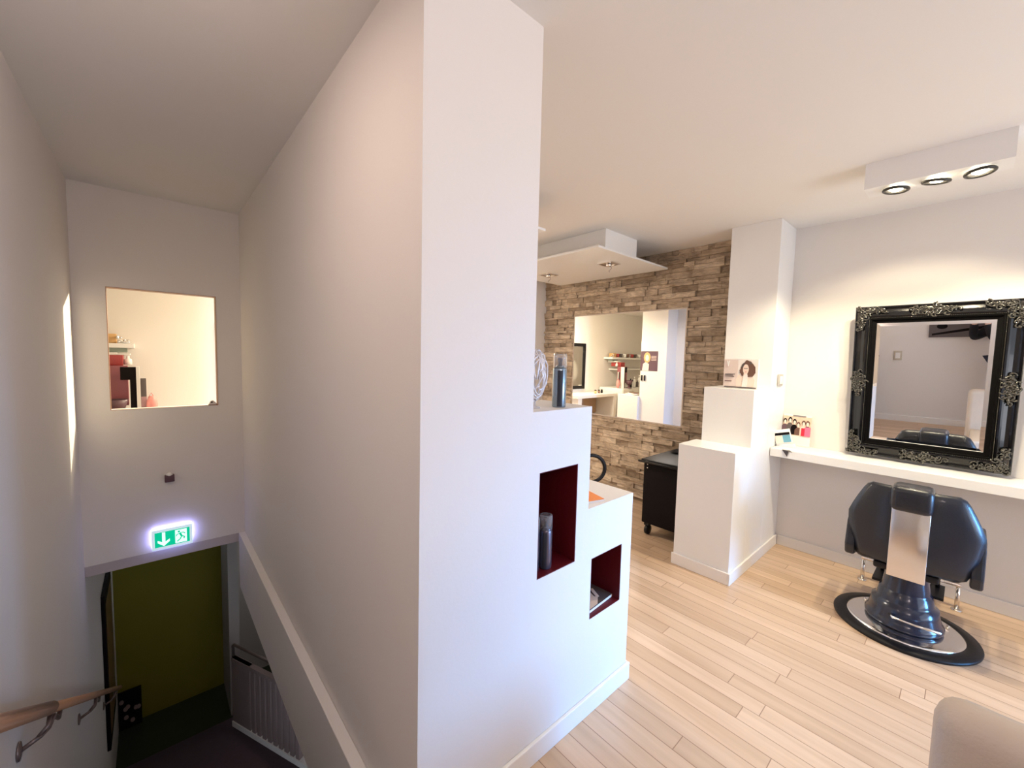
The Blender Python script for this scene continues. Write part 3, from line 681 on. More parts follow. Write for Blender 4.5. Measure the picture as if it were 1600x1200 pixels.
# magazine in the small niche
t = thing('magazine', (1.44, 1.08, 0.4165), 'glossy magazine with pale hands on its cover lying in the small red niche', 'magazine')
tf = tr(1.447, 1.096, 0.4165) @ rot('Z', 4)
MB().box(-0.098, 0.095, -0.083, 0.083, 0, 0.012, 0, tf).build('pages', 'paper', t)
MB().box(-0.099, 0.096, -0.0835, 0.084, 0.012, 0.0132, 0, tf).build('cover', 'greyp', t)
for i in range(4): MB().prism([(-0.06+0.026*i, -0.05), (-0.045+0.026*i, -0.055), (-0.018+0.028*i, 0.02-0.006*i), (-0.03+0.028*i, 0.03-0.006*i)], 'z', 0.0132, 0.0140, 0, tf).build('printed_finger', 'sketchl', t)
MB().prism([(-0.095, -0.08), (-0.02, -0.08), (0.03, -0.05), (-0.01, -0.02), (-0.09, -0.01)], 'z', 0.0132, 0.0138, 0, tf).build('printed_skin', 'sketchl', t)
MB().prism([(-0.05, 0.045), (0.09, 0.045), (0.09, 0.065), (-0.05, 0.065)], 'z', 0.0132, 0.0138, 0, tf).build('printed_text', 'purpleprint', t)

# trolley -------------------------------------------------------------------------
t = thing('salon_trolley', (3.45, 1.60, 0), 'black trolley cabinet on castors between the stepped column and stone wall', 'trolley')
MB().box(3.13, 3.78, 1.40, 1.80, 0.105, 0.63, b=0.006).build('body', 'blackmatt', t)
MB().box(3.105, 3.80, 1.385, 1.815, 0.632, 0.660, b=0.008).build('top_tray', 'black', t)
MB().tube([(3.085, 1.39, 0.643), (3.085, 1.825, 0.643)], 0.009, 12).build('handle', 'black', t)
for y in (1.45, 1.76): MB().box(3.085, 3.108, y-0.008, y+0.008, 0.636, 0.65).build('handle_bracket', 'black', t)
for zz in (0.615, 0.585): MB().ell((3.128, 1.765, zz), 0.004, 0.006, 0.006, 0, None, 10, 6).build('screw', 'chrome', t)
for (x, y) in ((3.17, 1.76), (3.17, 1.44), (3.74, 1.76), (3.74, 1.44)):
    c = MB().lathe([(0.012, -0.013), (0.040, -0.013), (0.040, 0.013), (0.012, 0.013)], 24, 0, (0, 0, 0), tr(x, y, 0.041) @ rot('X', 90)).box(x-0.03, x+0.03, y-0.02, y+0.02, 0.082, 0.104)
    c.build('castor', 'black', t)
tw = MB(); tw.add([(3.50+0.3*i/8, 1.42+0.34*j/8, 0.662+0.05*math.exp(-((i-5)**2+(j-2)**2)/9)+0.012*math.sin(i*1.7)*math.cos(j*1.3)+0.012) for i in range(9) for j in range(9)], [(i*9+j, i*9+j+1, (i+1)*9+j+1, (i+1)*9+j) for i in range(8) for j in range(8)], 0, True)
tw.add([(3.50, 1.42, 0.661), (3.80, 1.42, 0.661), (3.80, 1.76, 0.661), (3.50, 1.76, 0.661)], [(0, 1, 2, 3)])
o = tw.build('folded_cape', 'cloth'); tag(o, 'crumpled black cape lying on top of the black trolley', 'cape')

# salon chair behind the stepped unit (only its black armrest loop shows)
t = thing('salon_chair', (2.42, 1.98, 0), 'salon chair with black loop armrest mostly hidden behind the white unit', 'chair')
for x in (2.64, 2.20):
    pts = [(x, 1.98+0.11*math.cos(a), 0.60+0.11*math.sin(a)) for a in [2*PI*i/28 for i in range(28)]]
    tfm = tr(x, 1.98, 0.61) @ rot('Z', 55) @ tr(-x, -1.98, -0.60) if x > 2.5 else None
    MB().tube(pts, 0.015, 10, 0, tfm, closed=True).build('armrest', 'black', t)
MB().box(2.24, 2.60, 1.80, 2.22, 0.40, 0.50, b=0.03).build('seat', 'leather', t)
MB().box(2.24, 2.58, 2.20, 2.27, 0.50, 0.80, b=0.03).build('backrest', 'cream', t)
MB().lathe([(0.24, 0), (0.24, 0.012), (0.03, 0.03), (0.028, 0.40)], 36, 0, (2.42, 1.98, 0)).build('base', 'chrome', t)

# cream armchair at the lower right corner
t = thing('cream_chair', (1.38, -0.30, 0), 'cream leather tub chair whose rounded back fills the lower right corner', 'chair')
MB().box(1.12, 1.235, -0.60, 0.004, 0.10, 0.838, b=0.045).build('backrest', 'cream', t)
MB().box(1.236, 1.70, -0.58, -0.03, 0.12, 0.43, b=0.03).build('seat', 'cream', t)
for y in (-0.56, -0.04):
    for x in (1.17, 1.67): MB().box(x-0.02, x+0.02, y-0.02, y+0.02, 0, 0.125).build('leg', 'wood', t)

# ================================================================= STAIR SIDE
t = thing('stair_handrail', (XL+0.07, 2.5, 0), 'brown handrail on curved brackets sloping down along the left stair wall', 'handrail')
RX = XL+0.068
def rz(y): return 0.547-0.631*(y-1.562)
y_ = 0.9; MB().tube([(RX, y_, rz(y_)), (RX, 2.14, rz(2.14)), (RX, 2.141, rz(2.14))], 0.0225, 18).tube([(RX, 2.141, rz(2.14)-0.002), (RX, 5.2, rz(5.2)-0.002)], 0.0185, 18).build('rail', 'wood', t)
for y in (2.07, 3.34, 4.6):
    zb = rz(y)-0.115
    b1 = MB(); b1.lathe([(0.030, 0), (0.030, 0.005), (0.012, 0.009)], 20, 0, (0, 0, 0), tr(XL+0.001, y, zb) @ rot('Y', 90)); b1.build('bracket_plate', 'brownmetal', t)
    b2 = MB(); b2.tube([(XL+0.004, y, zb), (XL+0.05, y+0.02, zb+0.012), (RX-0.005, y+0.06, zb+0.005), (RX, y+0.13, zb+0.0), (RX, y+0.21, rz(y+0.21)-0.05), (RX, y+0.26, rz(y+0.26)-0.012)], 0.0075, 10)
    b2.tube([(XL+0.045, y+0.02, zb+0.012), (RX, y+0.03, zb+0.035), (RX, y+0.07, rz(y+0.07)-0.02)], 0.0075, 10)
    b2.build('bracket_arm', 'brownmetal', t)

# exit sign
t = thing('exit_sign', (0.085, YB-0.03, 0.03), 'lit green emergency exit sign with down arrow and running man', 'sign')
x0, x1, z0, z1 = -0.034, 0.200, 0.022, 0.172; yf = YB-0.045
MB().box(x0, x1, yf, YB-0.0365, z0, z1, b=0.004).box(x0+0.02, x1-0.02, YB-0.0095, YB-0.0005, z0+0.02, z1-0.02).build('housing', 'signwhite', t)
MB().box(x0-0.001, x1+0.001, YB-0.036, YB-0.010, z0+0.02, z1+0.001).build('glowing_edge', 'signglow', t)
gx0, gx1, gz0, gz1 = x0+0.017, x1-0.017, z0+0.02, z1-0.02
gp_ = MB().box(gx0, gx1, yf-0.0015, yf-0.0002, gz0, gz1).build('green_panel', 'signgreen', t)
cx = gx0+0.05; ya, yb_ = yf-0.0028, yf-0.0014
ar = MB(); ar.prism([(cx-0.009, gz1-0.004), (cx-0.009, gz0+0.034), (cx-0.034, gz0+0.052), (cx-0.034, gz0+0.034), (cx, gz0+0.004), (cx+0.034, gz0+0.034), (cx+0.034, gz0+0.052), (cx+0.009, gz0+0.034), (cx+0.009, gz1-0.004)], 'y', ya, yb_); ar.build('down_arrow', 'signpicto', t).parent = gp_
dx = gx1-0.085
MB().box(dx, dx+0.068, ya, yb_, gz0+0.006, gz1-0.006).build('white_doorway', 'signpicto', t).parent = gp_
mn = MB(); yc, yd = yf-0.0042, yf-0.0027; hx = dx+0.030; hz = gz0+0.052
mn.prism(circ(hx-0.008, gz1-0.020, 0.0075, 0.0075, 14), 'y', yc, yd)
def limb(pts, w):
    for a, b_ in zip(pts[:-1], pts[1:]):
        d = Vector((b_[0]-a[0], b_[1]-a[1])); n_ = Vector((-d.y, d.x)).normalized()*w
        mn.prism([(a[0]+n_.x, a[1]+n_.y), (a[0]-n_.x, a[1]-n_.y), (b_[0]-n_.x, b_[1]-n_.y), (b_[0]+n_.x, b_[1]+n_.y)], 'y', yc, yd)
limb([(hx-0.003, gz1-0.030), (hx+0.008, hz)], 0.006)
limb([(hx+0.008, hz), (hx+0.024, hz-0.006), (hx+0.020, hz-0.022)], 0.0038)
limb([(hx+0.008, hz), (hx-0.002, hz-0.020), (hx-0.020, hz-0.034)], 0.0038)
limb([(hx-0.002, gz1-0.034), (hx-0.020, gz1-0.040), (hx-0.024, gz1-0.052)], 0.0028)
limb([(hx, gz1-0.032), (hx+0.018, gz1-0.030), (hx+0.028, gz1-0.042)], 0.0028)
mn.build('running_man', 'signgreen', t).parent = gp_

# sensor
t = thing('motion_sensor', (0.077, YB-0.02, 0.54), 'small dark motion sensor on the stair end wall above the exit sign', 'sensor')
MB().box(0.050, 0.106, YB-0.035, YB-0.0005, 0.513, 0.565, b=0.004).build('housing', 'purpleprint', t)
MB().ell((0.078, YB-0.022, 0.568), 0.020, 0.016, 0.016).build('lens', 'white', t)

# framed poster on the lower left wall, leaning picture, balustrade
t = thing('framed_poster', (XL, 5.1, -2.0), 'tall dark framed picture on the left wall far down the stair', 'picture')
MB().box(XL+0.001, XL+0.025, 4.76, 5.42, -2.02, -0.62).build('frame', 'blackmatt', t, bevel=0.003)
MB().box(XL+0.0255, XL+0.027, 4.82, 5.36, -1.92, -0.72).build('print', mat('brown_poster', (0.16, 0.08, 0.04), 0.3, var=0.6, vscale=5), t)
t = thing('leaning_picture', (-0.27, 5.95, -2.72), 'dark picture of pale blossoms leaning low against the green wall', 'picture')
tf = tr(0, 5.93, -2.715) @ rot('X', -5) @ tr(0, -5.93, 2.715)
MB().box(-0.375, -0.185, 5.93, 5.95, -2.715, -2.30, 0, tf).build('canvas', 'blackmatt', t)
fl = MB(); rs = random.Random(3)
for k in range(7): fl.prism(circ(rs.uniform(-0.35, -0.21), rs.uniform(-2.66, -2.36), 0.02, 0.026, 9), 'y', 5.9275+0.0002*k, 5.9295, 0, tf)
fl.build('painted_blossom', 'mauve', t)
t = thing('balustrade_panel', (0.8, 4.7, -2.72), 'mauve balustrade panel with vertical slots at the foot of the stair', 'balustrade')
d_ = Vector((1.04-0.594, 4.25-5.23, 0)); L_ = d_.length; ang = math.degrees(math.atan2(d_.y, d_.x)); tf = tr(0.594, 5.23, -2.705) @ rot('Z', ang)
pb = MB(); pb.box(0, 0.30, -0.02, 0.02, 0.06, 0.80, 0, tf).box(0, L_+0.3, -0.025, 0.025, 0.76, 0.80, 0, tf)
for k in range(9): pb.box(0.33+k*0.085, 0.38+k*0.085, -0.02, 0.02, 0.06, 0.76, 0, tf)
pb.build('panel', 'mauve', t); MB().box(0, L_+0.3, -0.03, 0.03, 0.0, 0.06, 0, tf).build('skirting', 'trim', t)
MB().tube([(0.0, 0, 0.80), (0.0, 0, 0.93), (0.02, 0, 0.945), (L_+0.3, 0, 0.945)], 0.015, 10, 0, tf).build('rail', 'brownmetal', t)

# ================================================================= FAR ROOM (through the opening and in the stone-wall mirror)
g_sh = 'white floating shelves on the far wall'
def fshelf(x0, x1, z0, z1, label):
    o = MB().box(x0, x1, 5.37, YF-0.0005, z0, z1).build('floating_shelf', 'white', bevel=0.002); tag(o, label, 'shelf', g_sh)
fshelf(-1.62, -0.122, 1.492, 1.535, 'upper white floating shelf on the far wall seen through the square opening')
fshelf(-1.62, -0.33, 1.245, 1.275, 'lower white floating shelf on the far wall below the longer one')
def jar(x, y, z, r, h, body, label, cat='jar', lidm=None, grp=None):
    t = thing('jar', (x, y, z), label, cat, grp)
    MB().lathe([(r*0.8, 0), (r, h*0.1), (r, h*0.75), (r*0.7, h*0.85)], 18, 0, (x, y, z)).build('body', body, t)
    MB().lathe([(r*0.75, h*0.85), (r*0.78, h), (r*0.2, h*1.02)], 18, 0, (x, y, z)).build('lid', lidm or body, t)
rs = random.Random(2)
tk = 0
for x, wh in zip((-1.52, -1.40, -1.20, -1.08, -0.88, -0.76, -0.60, -0.47), ('outermost', 'second', 'third', 'fourth', 'fifth', 'sixth', 'seventh', 'nearest the orange box')):
    mcol = ('brown', 'white', 'greyp', 'redplastic')[tk % 4]; nm = {'brown': 'brown', 'white': 'white', 'greyp': 'grey', 'redplastic': 'red'}[mcol]
    t = thing('cup', (x, 5.48, 1.535), nm+' patterned cup on the upper far shelf, '+wh+(' from the poster end' if wh != 'nearest the orange box' else ''), 'cup', 'patterned cups on the upper far shelf')
    MB().lathe([(0.032, 0), (0.045, 0.02), (0.050, 0.085), (0.046, 0.085), (0.04, 0.02)], 18, 0, (x, 5.48, 1.535)).build('bowl', mcol, t)
    MB().tube([(x+0.045, 5.48, 1.60), (x+0.075, 5.48, 1.595), (x+0.075, 5.48, 1.565), (x+0.044, 5.48, 1.56)], 0.006, 8).build('handle', 'white', t)
    tk += 1
tag(MB().box(-0.37, -0.245, 5.44, 5.55, 1.536, 1.625, b=0.004).build('basket', 'lightwood'), 'light orange box on the upper far shelf seen through the opening', 'box')
t = thing('silver_ornament', (-0.19, 5.43, 1.536), 'crinkled silver ornament at the end of the upper far shelf', 'decoration')
mb = MB(); rs = random.Random(9)
for k in range(12): mb.ell((-0.19+rs.uniform(-.05, .035), 5.43+rs.uniform(-.03, .03), 1.555+rs.uniform(-.01, .05)), rs.uniform(.008, .02), .012, rs.uniform(.006, .018), 0, tr(0, 0, 0), 8, 5)
mb.ell((-0.19, 5.43, 1.548), 0.05, 0.03, 0.012); mb.build('leaves', 'chrome', t)
tag(MB().box(-0.37, -0.17, 5.40, 5.52, 1.45, 1.4915).build('tray', 'greenglass', bevel=0.003), 'grey green glass tray under the upper far shelf', 'tray')
tag(MB().box(-0.37, -0.15, 5.30, 5.50, 1.425, 1.437).box(-0.36, -0.24, 5.31, 5.49, 1.437, 1.449).build('white_tray', 'white', bevel=0.002), 'thin white tray below the grey green tray', 'tray')
tag(MB().lathe([(0.03, 0), (0.028, 0.05), (0.012, 0.06), (0.012, 0.085)], 16, 0, (-0.165, 5.28, 1.335)).build('white_bottle', 'white'), 'small white bottle beside the red box seen through the opening', 'bottle')
tag(MB().box(-0.37, -0.195, 5.20, 5.45, 1.33, 1.424, b=0.006).build('red_box', 'redplastic'), 'red box stacked under the white tray seen through the opening', 'box')
tag(MB().box(-0.37, -0.165, 5.14, 5.26, 0.965, 1.329, b=0.004).build('mauve_box', 'mauvebox'), 'tall mauve box behind the black stand seen through the opening', 'box')
t = thing('black_stand', (-0.17, 5.08, 0.9), 'black upright stand with an arm at its top seen through the opening', 'stand')
MB().box(-0.150, -0.108, 5.04, 5.10, 0.862, 1.320).build('post', 'blackmatt', t); MB().box(-0.212, -0.150, 5.04, 5.10, 1.205, 1.320).build('arm', 'blackmatt', t)
tag(MB().box(-0.107, -0.085, 5.03, 5.11, 0.862, 1.325).build('white_board', 'white'), 'narrow white upright board beside the black stand', 'board')
t = thing('dark_bowl', (-0.24, 5.0, 0.95), 'dark plum bowl low beside the black stand', 'bowl')
MB().lathe([(0.03, 0.0), (0.06, 0.02), (0.085, 0.10), (0.08, 0.10), (0.055, 0.02)], 24, 0, (-0.245, 5.0, 0.935)).build('bowl', 'purpleprint', t)
MB().lathe([(0.07, 0), (0.07, 0.01), (0.02, 0.02), (0.02, 0.075)], 20, 0, (-0.245, 5.0, 0.862)).build('foot', 'purpleprint', t)
t = thing('leaning_poster', (-0.06, 5.15, 0.9), 'grey and pink poster board standing beside the white upright board', 'poster')
MB().box(-0.083, -0.034, 5.14, 5.155, 0.862, 1.215).build('board', 'paper', t)
MB().box(-0.081, -0.042, 5.137, 5.1395, 1.04, 1.212).build('printed_top', 'greyp', t); MB().box(-0.081, -0.042, 5.137, 5.1395, 0.87, 1.039).build('printed_bottom', mat('mauve_print', (0.50, 0.30, 0.32), 0.5, var=0.2), t)
t = thing('pink_bag', (-0.005, 5.1, 0.86), 'pink bag at the bottom of the square opening', 'bag')
MB().ell((-0.005, 5.12, 0.955), 0.042, 0.04, 0.095).build('bag', 'pink', t); MB().tube([(-0.03, 5.12, 1.03), (-0.01, 5.12, 1.075), (0.02, 5.12, 1.02)], 0.004).build('handle', 'pink', t)
# cabinet they stand on
t = thing('drawer_cabinet', (-0.55, 5.35, 0), 'white drawer cabinet under the far shelves with bottles on top', 'cabinet')
MB().box(-1.15, 0.03, 4.98, YF-0.016, 0.0, 0.86).build('carcass', 'white', t, bevel=0.002)
for i in range(2):
    for k in range(3):
        xa = -1.14+i*0.585; za = 0.03+k*0.275
        dr = MB().box(xa, xa+0.575, 4.962, 4.979, za, za+0.265).build('drawer', 'white', t, bevel=0.002)
        h = MB().box(xa+0.20, xa+0.36, 4.945, 4.961, za+0.20, za+0.212).build('handle', 'steel', t); h.parent = dr; 
for i, (x, hh, mcol, nm) in enumerate(((-0.50, 0.20, 'black', 'black pump bottle'), (-0.58, 0.17, 'white', 'white squat bottle'), (-0.66, 0.24, 'white', 'tall white bottle'), (-0.78, 0.15, 'greyp', 'grey jar'), (-0.86, 0.28, 'white', 'tallest white spray bottle'), (-0.98, 0.14, 'black', 'short black tub'), (-1.08, 0.26, 'white', 'white bottle at the end'))):
    t = thing('bottle', (x, 5.12, 0.861), nm+' on the far white cabinet, seen in the mirror', 'bottle', 'bottles on the far cabinet')
    MB().lathe([(0.026, 0), (0.03, 0.01), (0.03, hh*0.7), (0.012, hh*0.8)], 16, 0, (x, 5.12, 0.861)).build('body', mcol, t)
    MB().lathe([(0.012, hh*0.8), (0.014, hh), (0.004, hh)], 14, 0, (x, 5.12, 0.861)).build('cap', 'black' if mcol == 'white' and i % 2 else mcol, t)
# far wall mirror with black frame, desk, wooden stool
t = thing('black_framed_mirror', (0.80, YF, 0.83), 'plain black framed mirror on the far wall, seen only in the stone wall mirror', 'mirror')
mx0, mx1, mz0, mz1 = 0.585, 1.28, 0.835, 1.815
MB().box(mx0, mx1, 5.57, YF-0.0005, mz0, mz0+0.07).box(mx0, mx1, 5.57, YF-0.0005, mz1-0.07, mz1).box(mx0, mx0+0.07, 5.57, YF-0.0005, mz0+0.07, mz1-0.07).box(mx1-0.07, mx1, 5.57, YF-0.0005, mz0+0.07, mz1-0.07).build('frame', 'black', t)
MB().box(mx0+0.07, mx1-0.07, 5.585, YF-0.001, mz0+0.07, mz1-0.07).build('glass', 'mirror', t)
t = thing('white_desk', (0.65, 5.3, 0), 'white desk with slanted legs below the far black framed mirror', 'desk')
MB().box(0.10, 1.45, 5.05, YF-0.016, 0.70, 0.76).build('top', 'white', t, bevel=0.003)
for x in (0.14, 1.33): MB().prism([(x, 0), (x+0.06, 0), (x+0.09, 0.70), (x-0.03, 0.70)], 'y', 5.06, 5.56).build('leg', 'white', t)
MB().box(0.25, 1.28, 5.50, 5.52, 0.30, 0.70).build('back_panel', mat('tan_panel', (0.45, 0.32, 0.22), 0.5, var=0.1), t)
t = thing('wooden_stool', (0.0, 4.7, 0), 'light wooden stool table near the far white desk, seen in the mirror', 'stool')
MB().box(-0.22, 0.28, 4.55, 4.85, 0.60, 0.64).build('top', 'lightwood', t, bevel=0.003)
for x in (-0.20, 0.22):
    for y in (4.57, 4.79): MB().box(x, x+0.04, y, y+0.04, 0, 0.60).build('leg', 'lightwood', t)
for i, x in enumerate((0.40, 0.50, 0.62)):
    t = thing('makeup_jar', (x, 5.25, 0.761), ('dark', 'brown', 'tan')[i]+' make-up jar on the far white desk', 'jar', 'jars on the far desk')
    MB().lathe([(0.022, 0), (0.026, 0.02), (0.02, 0.055)], 14, 0, (x, 5.25, 0.761)).build('body', ('black', 'brown', 'lightwood')[i], t)
    MB().lathe([(0.022, 0.055), (0.022, 0.075), (0.01, 0.076)], 14, 0, (x, 5.25, 0.761)).build('lid', 'black', t)
# poster on the pillar end (seen reflected), magazines on the low block, black clips
t = thing('portrait_poster', (1.0, 3.83, 1.3), 'dark poster of a blonde woman on the pillar, seen in the stone wall mirror', 'poster')
sh_ = MB().box(1.0005, 1.004, 3.655, 3.985, 1.30, 1.65).build('sheet', 'purpleprint', t)
W_ = 0.33
def pp(nm, m_, poly, k): MB().prism([(3.985-u*W_, 1.30+v*0.35) for u, v in poly], 'x', 1.004, 1.0045+0.0004*k).build(nm, m_, t).parent = sh_
pp('printed_shoulder', 'sketchl', [(0.1, 0.0), (0.15, 0.35), (0.3, 0.45), (0.5, 0.35), (0.48, 0.0)], 1)
pp('printed_hair', 'lightwood', circ(0.38, 0.68, 0.2, 0.27), 2); pp('printed_face', 'sketchl', circ(0.38, 0.66, 0.10, 0.16), 3)
for k in range(4): pp('printed_text', 'sketchl', bar(0.62, 0.92, 0.74-k*0.07, 0.76-k*0.07), 1)
for k, y in enumerate((3.95, 3.89)): tag(MB().box(1.0005, 1.02, y-0.012, y+0.012, 1.12, 1.22, b=0.003).build('wall_clip', 'black'), 'black clip on the pillar below the poster, '+('nearer the corner edge' if k else 'further from the corner edge'), 'clip', 'black wall clips')
for k in range(3):
    tf = tr(0.86, 4.20-0.03*k, 0.836+0.011*k) @ rot('Z', 20*k-10)
    t = thing('open_magazine', (0.86, 4.2, 0.836+0.011*k), ('lowest', 'middle', 'topmost')[k]+' magazine of the small pile on the low white block', 'magazine', 'magazines on the low block')
    MB().box(-0.10, 0.10, -0.13, 0.13, 0, 0.009, 0, tf).build('pages', 'paper', t); MB().box(-0.10, 0.10, -0.13, 0.13, 0.009, 0.0105, 0, tf).build('cover', ('greyp', 'paper', 'sketch')[k], t)
# glass-like ornament on the sill of the opening
t = thing('sill_ornament', (0.345, YB+0.04, 1.065), 'small silvery ornament in the lower right corner of the square opening', 'decoration')
MB().prism([(0.320, 1.0645), (0.383, 1.0645), (0.366, 1.088), (0.350, 1.102), (0.336, 1.095), (0.330, 1.078)], 'y', YB+0.01, YB+0.035).build('body', 'steel', t, bevel=0.004)
MB().ell((0.345, YB+0.008, 1.088), 0.006, 0.005, 0.006).build('stone_eye', 'black', t)
# thin dark edging of the opening
xe0, xe1, ze0, ze1 = -0.219, 0.385, 1.064, 1.905; w_ = 0.004
struct(MB().box(xe0, xe1, YB-0.002, YB+0.08, ze1-w_, ze1).box(xe1-w_, xe1, YB-0.002, YB+0.08, ze0, ze1-w_).box(xe0, xe0+w_, YB-0.002, YB+0.02, ze0, ze1-w_).box(xe0+w_, xe1-w_, YB-0.002, YB+0.02, ze0, ze0+0.0015).build('trim_opening', 'wood'))

# ================================================================= BEHIND THE CAMERA (seen in the black mirror)
t = thing('panorama_picture', (XL, 0.15, 1.2), 'long dark panorama picture on the landing wall, seen in the ornate mirror', 'picture')
MB().box(XL+0.0005, XL+0.02, -0.25, 0.41, 1.20, 1.39).build('panel', 'greyp', t)
MB().prism([(0.38, 1.225), (0.38, 1.25), (-0.1, 1.345), (-0.2, 1.38), (-0.22, 1.33), (0.0, 1.29)], 'x', XL+0.02, XL+0.0215).build('printed_branch', 'blackmatt', t)
MB().prism(circ(0.29, 1.345, 0.05, 0.036), 'x', XL+0.02, XL+0.0215).build('printed_spot', 'blackmatt', t)
t = thing('landing_switch', (XL, 0.70, 0.95), 'beige light switch on the landing wall, seen in the ornate mirror', 'light switch')
MB().box(XL+0.0005, XL+0.011, 0.658, 0.742, 0.885, 1.015, b=0.003).build('plate', mat('beige_plastic', (0.55, 0.48, 0.38), 0.4), t); MB().box(XL+0.011, XL+0.015, 0.675, 0.725, 0.91, 0.99).build('rocker', 'trim', t)

# person holding the phone
def skin_mesh(name, pts, edges, radii, m_, parent, sub=2):
    me = bpy.data.meshes.new(name); me.from_pydata(pts, edges, []); o = bpy.data.objects.new(name, me); COL.objects.link(o)
    sk = o.modifiers.new('skin', 'SKIN'); sk.use_smooth_shade = True
    for v, r in zip(me.skin_vertices[0].data, radii): v.radius = r if isinstance(r, tuple) else (r, r)
    me.skin_vertices[0].data[0].use_root = True
    sb = o.modifiers.new('sub', 'SUBSURF'); sb.levels = sub; sb.render_levels = sub
    dg = bpy.context.evaluated_depsgraph_get(); dg.update()
    em = bpy.data.meshes.new_from_object(o.evaluated_get(dg)); em.materials.clear(); em.materials.append(M[m_])
    for p in em.polygons: p.use_smooth = True
    o.modifiers.clear(); o.data = em; em.name = name
    o.parent = parent; em.transform(Matrix.Translation(-Vector(parent['_o'])))
    return o
fw = Vector((_f.x, _f.y, 0)).normalized(); rt = Vector((_r.x, _r.y, 0))
PB = Vector((-0.085, -0.325, 0))
def W3(r_, f_, z_): return tuple(PB+rt*r_+fw*f_+Vector((0, 0, z_)))
per = thing('person', tuple(PB), 'person in black clothes holding up a phone, seen only in the ornate mirror', 'person')
HR = Vector((0.035, -0.065, 1.475)); HL = Vector((-0.058, 0.020, 1.475))   # right / left hand points near the phone
bpts = [W3(0, 0, 0.98), W3(0, 0.01, 1.15), W3(0, 0.01, 1.32), W3(0, 0, 1.42), W3(0, 0.02, 1.50), W3(0, 0.03, 1.56), W3(0, 0.035, 1.64), W3(0, 0.025, 1.70),
        W3(-0.17, 0, 1.385), tuple(HL+Vector((-0.10, -0.01, -0.27))), tuple(HL+Vector((-0.02, -0.01, -0.07))), tuple(HL-fw*0.035),
        W3(0.17, 0, 1.385), tuple(HR+Vector((0.02, -0.09, -0.27))), tuple(HR+Vector((-0.01, -0.03, -0.07))), tuple(HR-fw*0.035),
        W3(-0.09, 0, 0.90), W3(-0.10, 0.01, 0.50), W3(-0.10, -0.01, 0.09), W3(-0.105, 0.12, 0.045),
        W3(0.09, 0, 0.90), W3(0.10, 0.01, 0.50), W3(0.10, -0.01, 0.09), W3(0.105, 0.12, 0.045)]
bed = [(0, 1), (1, 2), (2, 3), (3, 4), (4, 5), (5, 6), (6, 7), (3, 8), (8, 9), (9, 10), (10, 11), (3, 12), (12, 13), (13, 14), (14, 15), (0, 16), (16, 17), (17, 18), (18, 19), (0, 20), (20, 21), (21, 22), (22, 23)]
brad = [0.125, 0.12, 0.125, 0.09, 0.05, 0.065, 0.085, 0.06, 0.06, 0.04, 0.027, 0.028, 0.06, 0.04, 0.027, 0.028, 0.085, 0.058, 0.042, 0.035, 0.085, 0.058, 0.042, 0.035]
skin_mesh('body', bpts, bed, brad, 'skin', per)
def sub(idx, scale, name, m_):
    mp_ = {a: i for i, a in enumerate(idx)}
    skin_mesh(name, [bpts[i] for i in idx], [(mp_[a], mp_[b_]) for a, b_ in bed if a in mp_ and b_ in mp_], [brad[i]*scale+0.006 for i in idx], m_, per)
sub([0, 1, 2, 3, 8, 9, 10, 12, 13, 14], 1.13, 'jacket', 'cloth')
sub([0, 16, 17, 18, 20, 21, 22], 1.12, 'trousers', 'jeans')
for s_ in (-1, 1): 
    sh = MB(); sh.ell((0, 0, 0), 0.05, 0.135, 0.05, 0, Matrix.Translation(Vector(W3(s_*0.103, 0.06, 0.05))) @ Matrix.Rotation(-_yaw, 4, 'Z')); sh.build('shoe', 'black', per)
hc = Vector(W3(0, 0.035, 1.63)); RZ = Matrix.Translation(hc) @ Matrix.Rotation(-_yaw, 4, 'Z')
hr = MB(); hr.ell((0, -0.018, 0.035), 0.086, 0.098, 0.085, 0, RZ, 24, 14); hr.build('hair', 'hair', per)
fc = MB(); fc.ell((0, 0.022, -0.012), 0.068, 0.078, 0.105, 0, RZ, 24, 16).ell((0, 0.104, -0.018), 0.010, 0.014, 0.018, 0, RZ).ell((0.074, 0.0, -0.01), 0.01, 0.016, 0.028, 0, RZ).ell((-0.074, 0.0, -0.01), 0.01, 0.016, 0.028, 0, RZ); fc.build('face', 'skin', per)
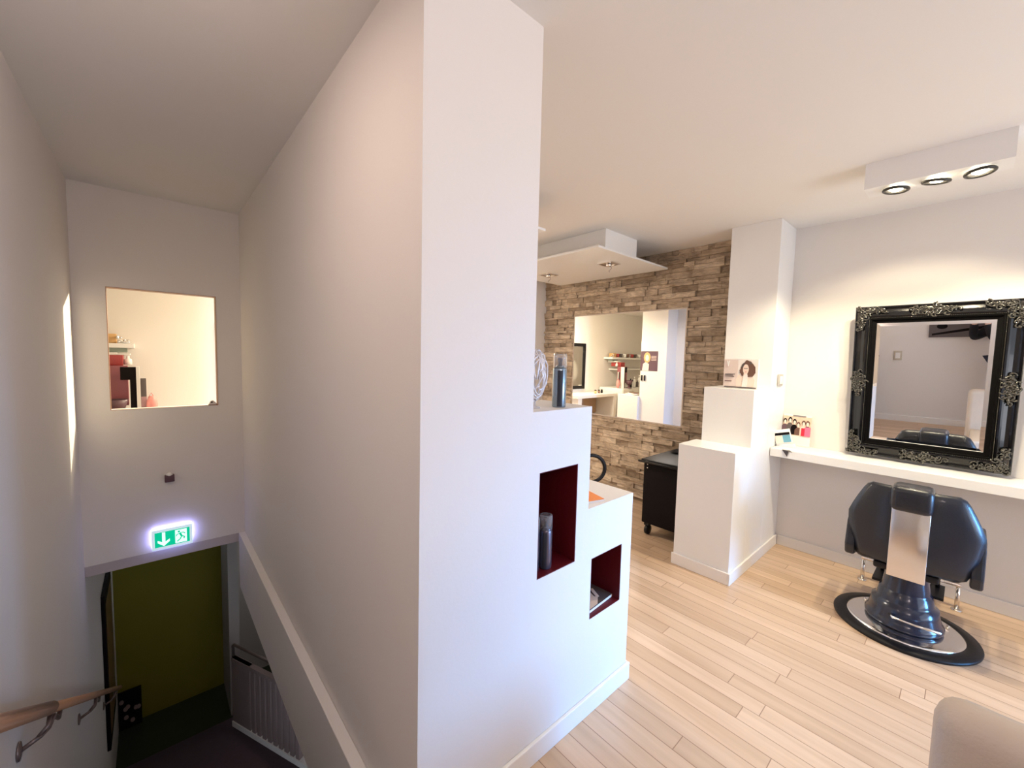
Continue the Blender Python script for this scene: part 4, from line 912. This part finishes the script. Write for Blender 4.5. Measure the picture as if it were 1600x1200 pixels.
ey = MB().ell((0.028, 0.086, 0.008), 0.012, 0.010, 0.007, 0, RZ).ell((-0.028, 0.086, 0.008), 0.012, 0.010, 0.007, 0, RZ); ey.build('eyes', 'black', per)
MB().ell((0, 0.094, -0.055), 0.022, 0.008, 0.006, 0, RZ).build('mouth', 'pink', per)
upv = Vector((0, 0, 1))
for (Hh, sgn, nm) in ((HR, 1, 'right_hand'), (HL, -1, 'left_hand')):
    base = Hh-fw*0.045-upv*0.02
    pts = [tuple(base-upv*0.03), tuple(base+upv*0.0), tuple(base+upv*0.02)]; ed = [(0, 1), (1, 2)]; rr = [0.022, 0.026, 0.024]
    skin_mesh(nm, pts, ed, rr, 'skin', per)
    for k in range(4):
        p0 = base+upv*(0.03-0.018*k)+rt*sgn*0.012; p1 = p0+rt*sgn*0.018+fw*0.006+upv*0.006; p2 = p1+fw*0.012-rt*sgn*0.004+upv*0.002; p3 = p2-rt*sgn*0.022+fw*0.002
        skin_mesh('finger', [tuple(p0), tuple(p1), tuple(p2), tuple(p3)], [(0, 1), (1, 2), (2, 3)], [0.009, 0.0085, 0.008, 0.007], 'skin', per, 1)
    p0 = base-upv*0.01-rt*sgn*0.010; p1 = p0-rt*sgn*0.022+upv*0.022; p2 = p1-rt*sgn*0.012+upv*0.022
    skin_mesh('thumb', [tuple(p0), tuple(p1), tuple(p2)], [(0, 1), (1, 2)], [0.011, 0.010, 0.009], 'skin', per, 1)
# phone, just behind the lens
ph = thing('phone', (-0.01, -0.02, 1.47), 'dark phone held upright in both hands, seen only in the ornate mirror', 'phone')
PT = Matrix(((_r2.x, _f.x, _u2.x, 0), (_r2.y, _f.y, _u2.y, 0), (_r2.z, _f.z, _u2.z, 1.5), (0, 0, 0, 1)))
MB().box(-0.080, 0.060, -0.018, -0.010, -0.055, 0.016, 0, PT, b=0.003).build('case', 'black', ph)
MB().box(-0.012, 0.012, -0.0098, -0.0085, -0.012, 0.012, 0, PT, b=0.0005).build('camera_window', 'chrome', ph)

for o in list(bpy.data.objects):
    if '_o' in o: del o['_o']
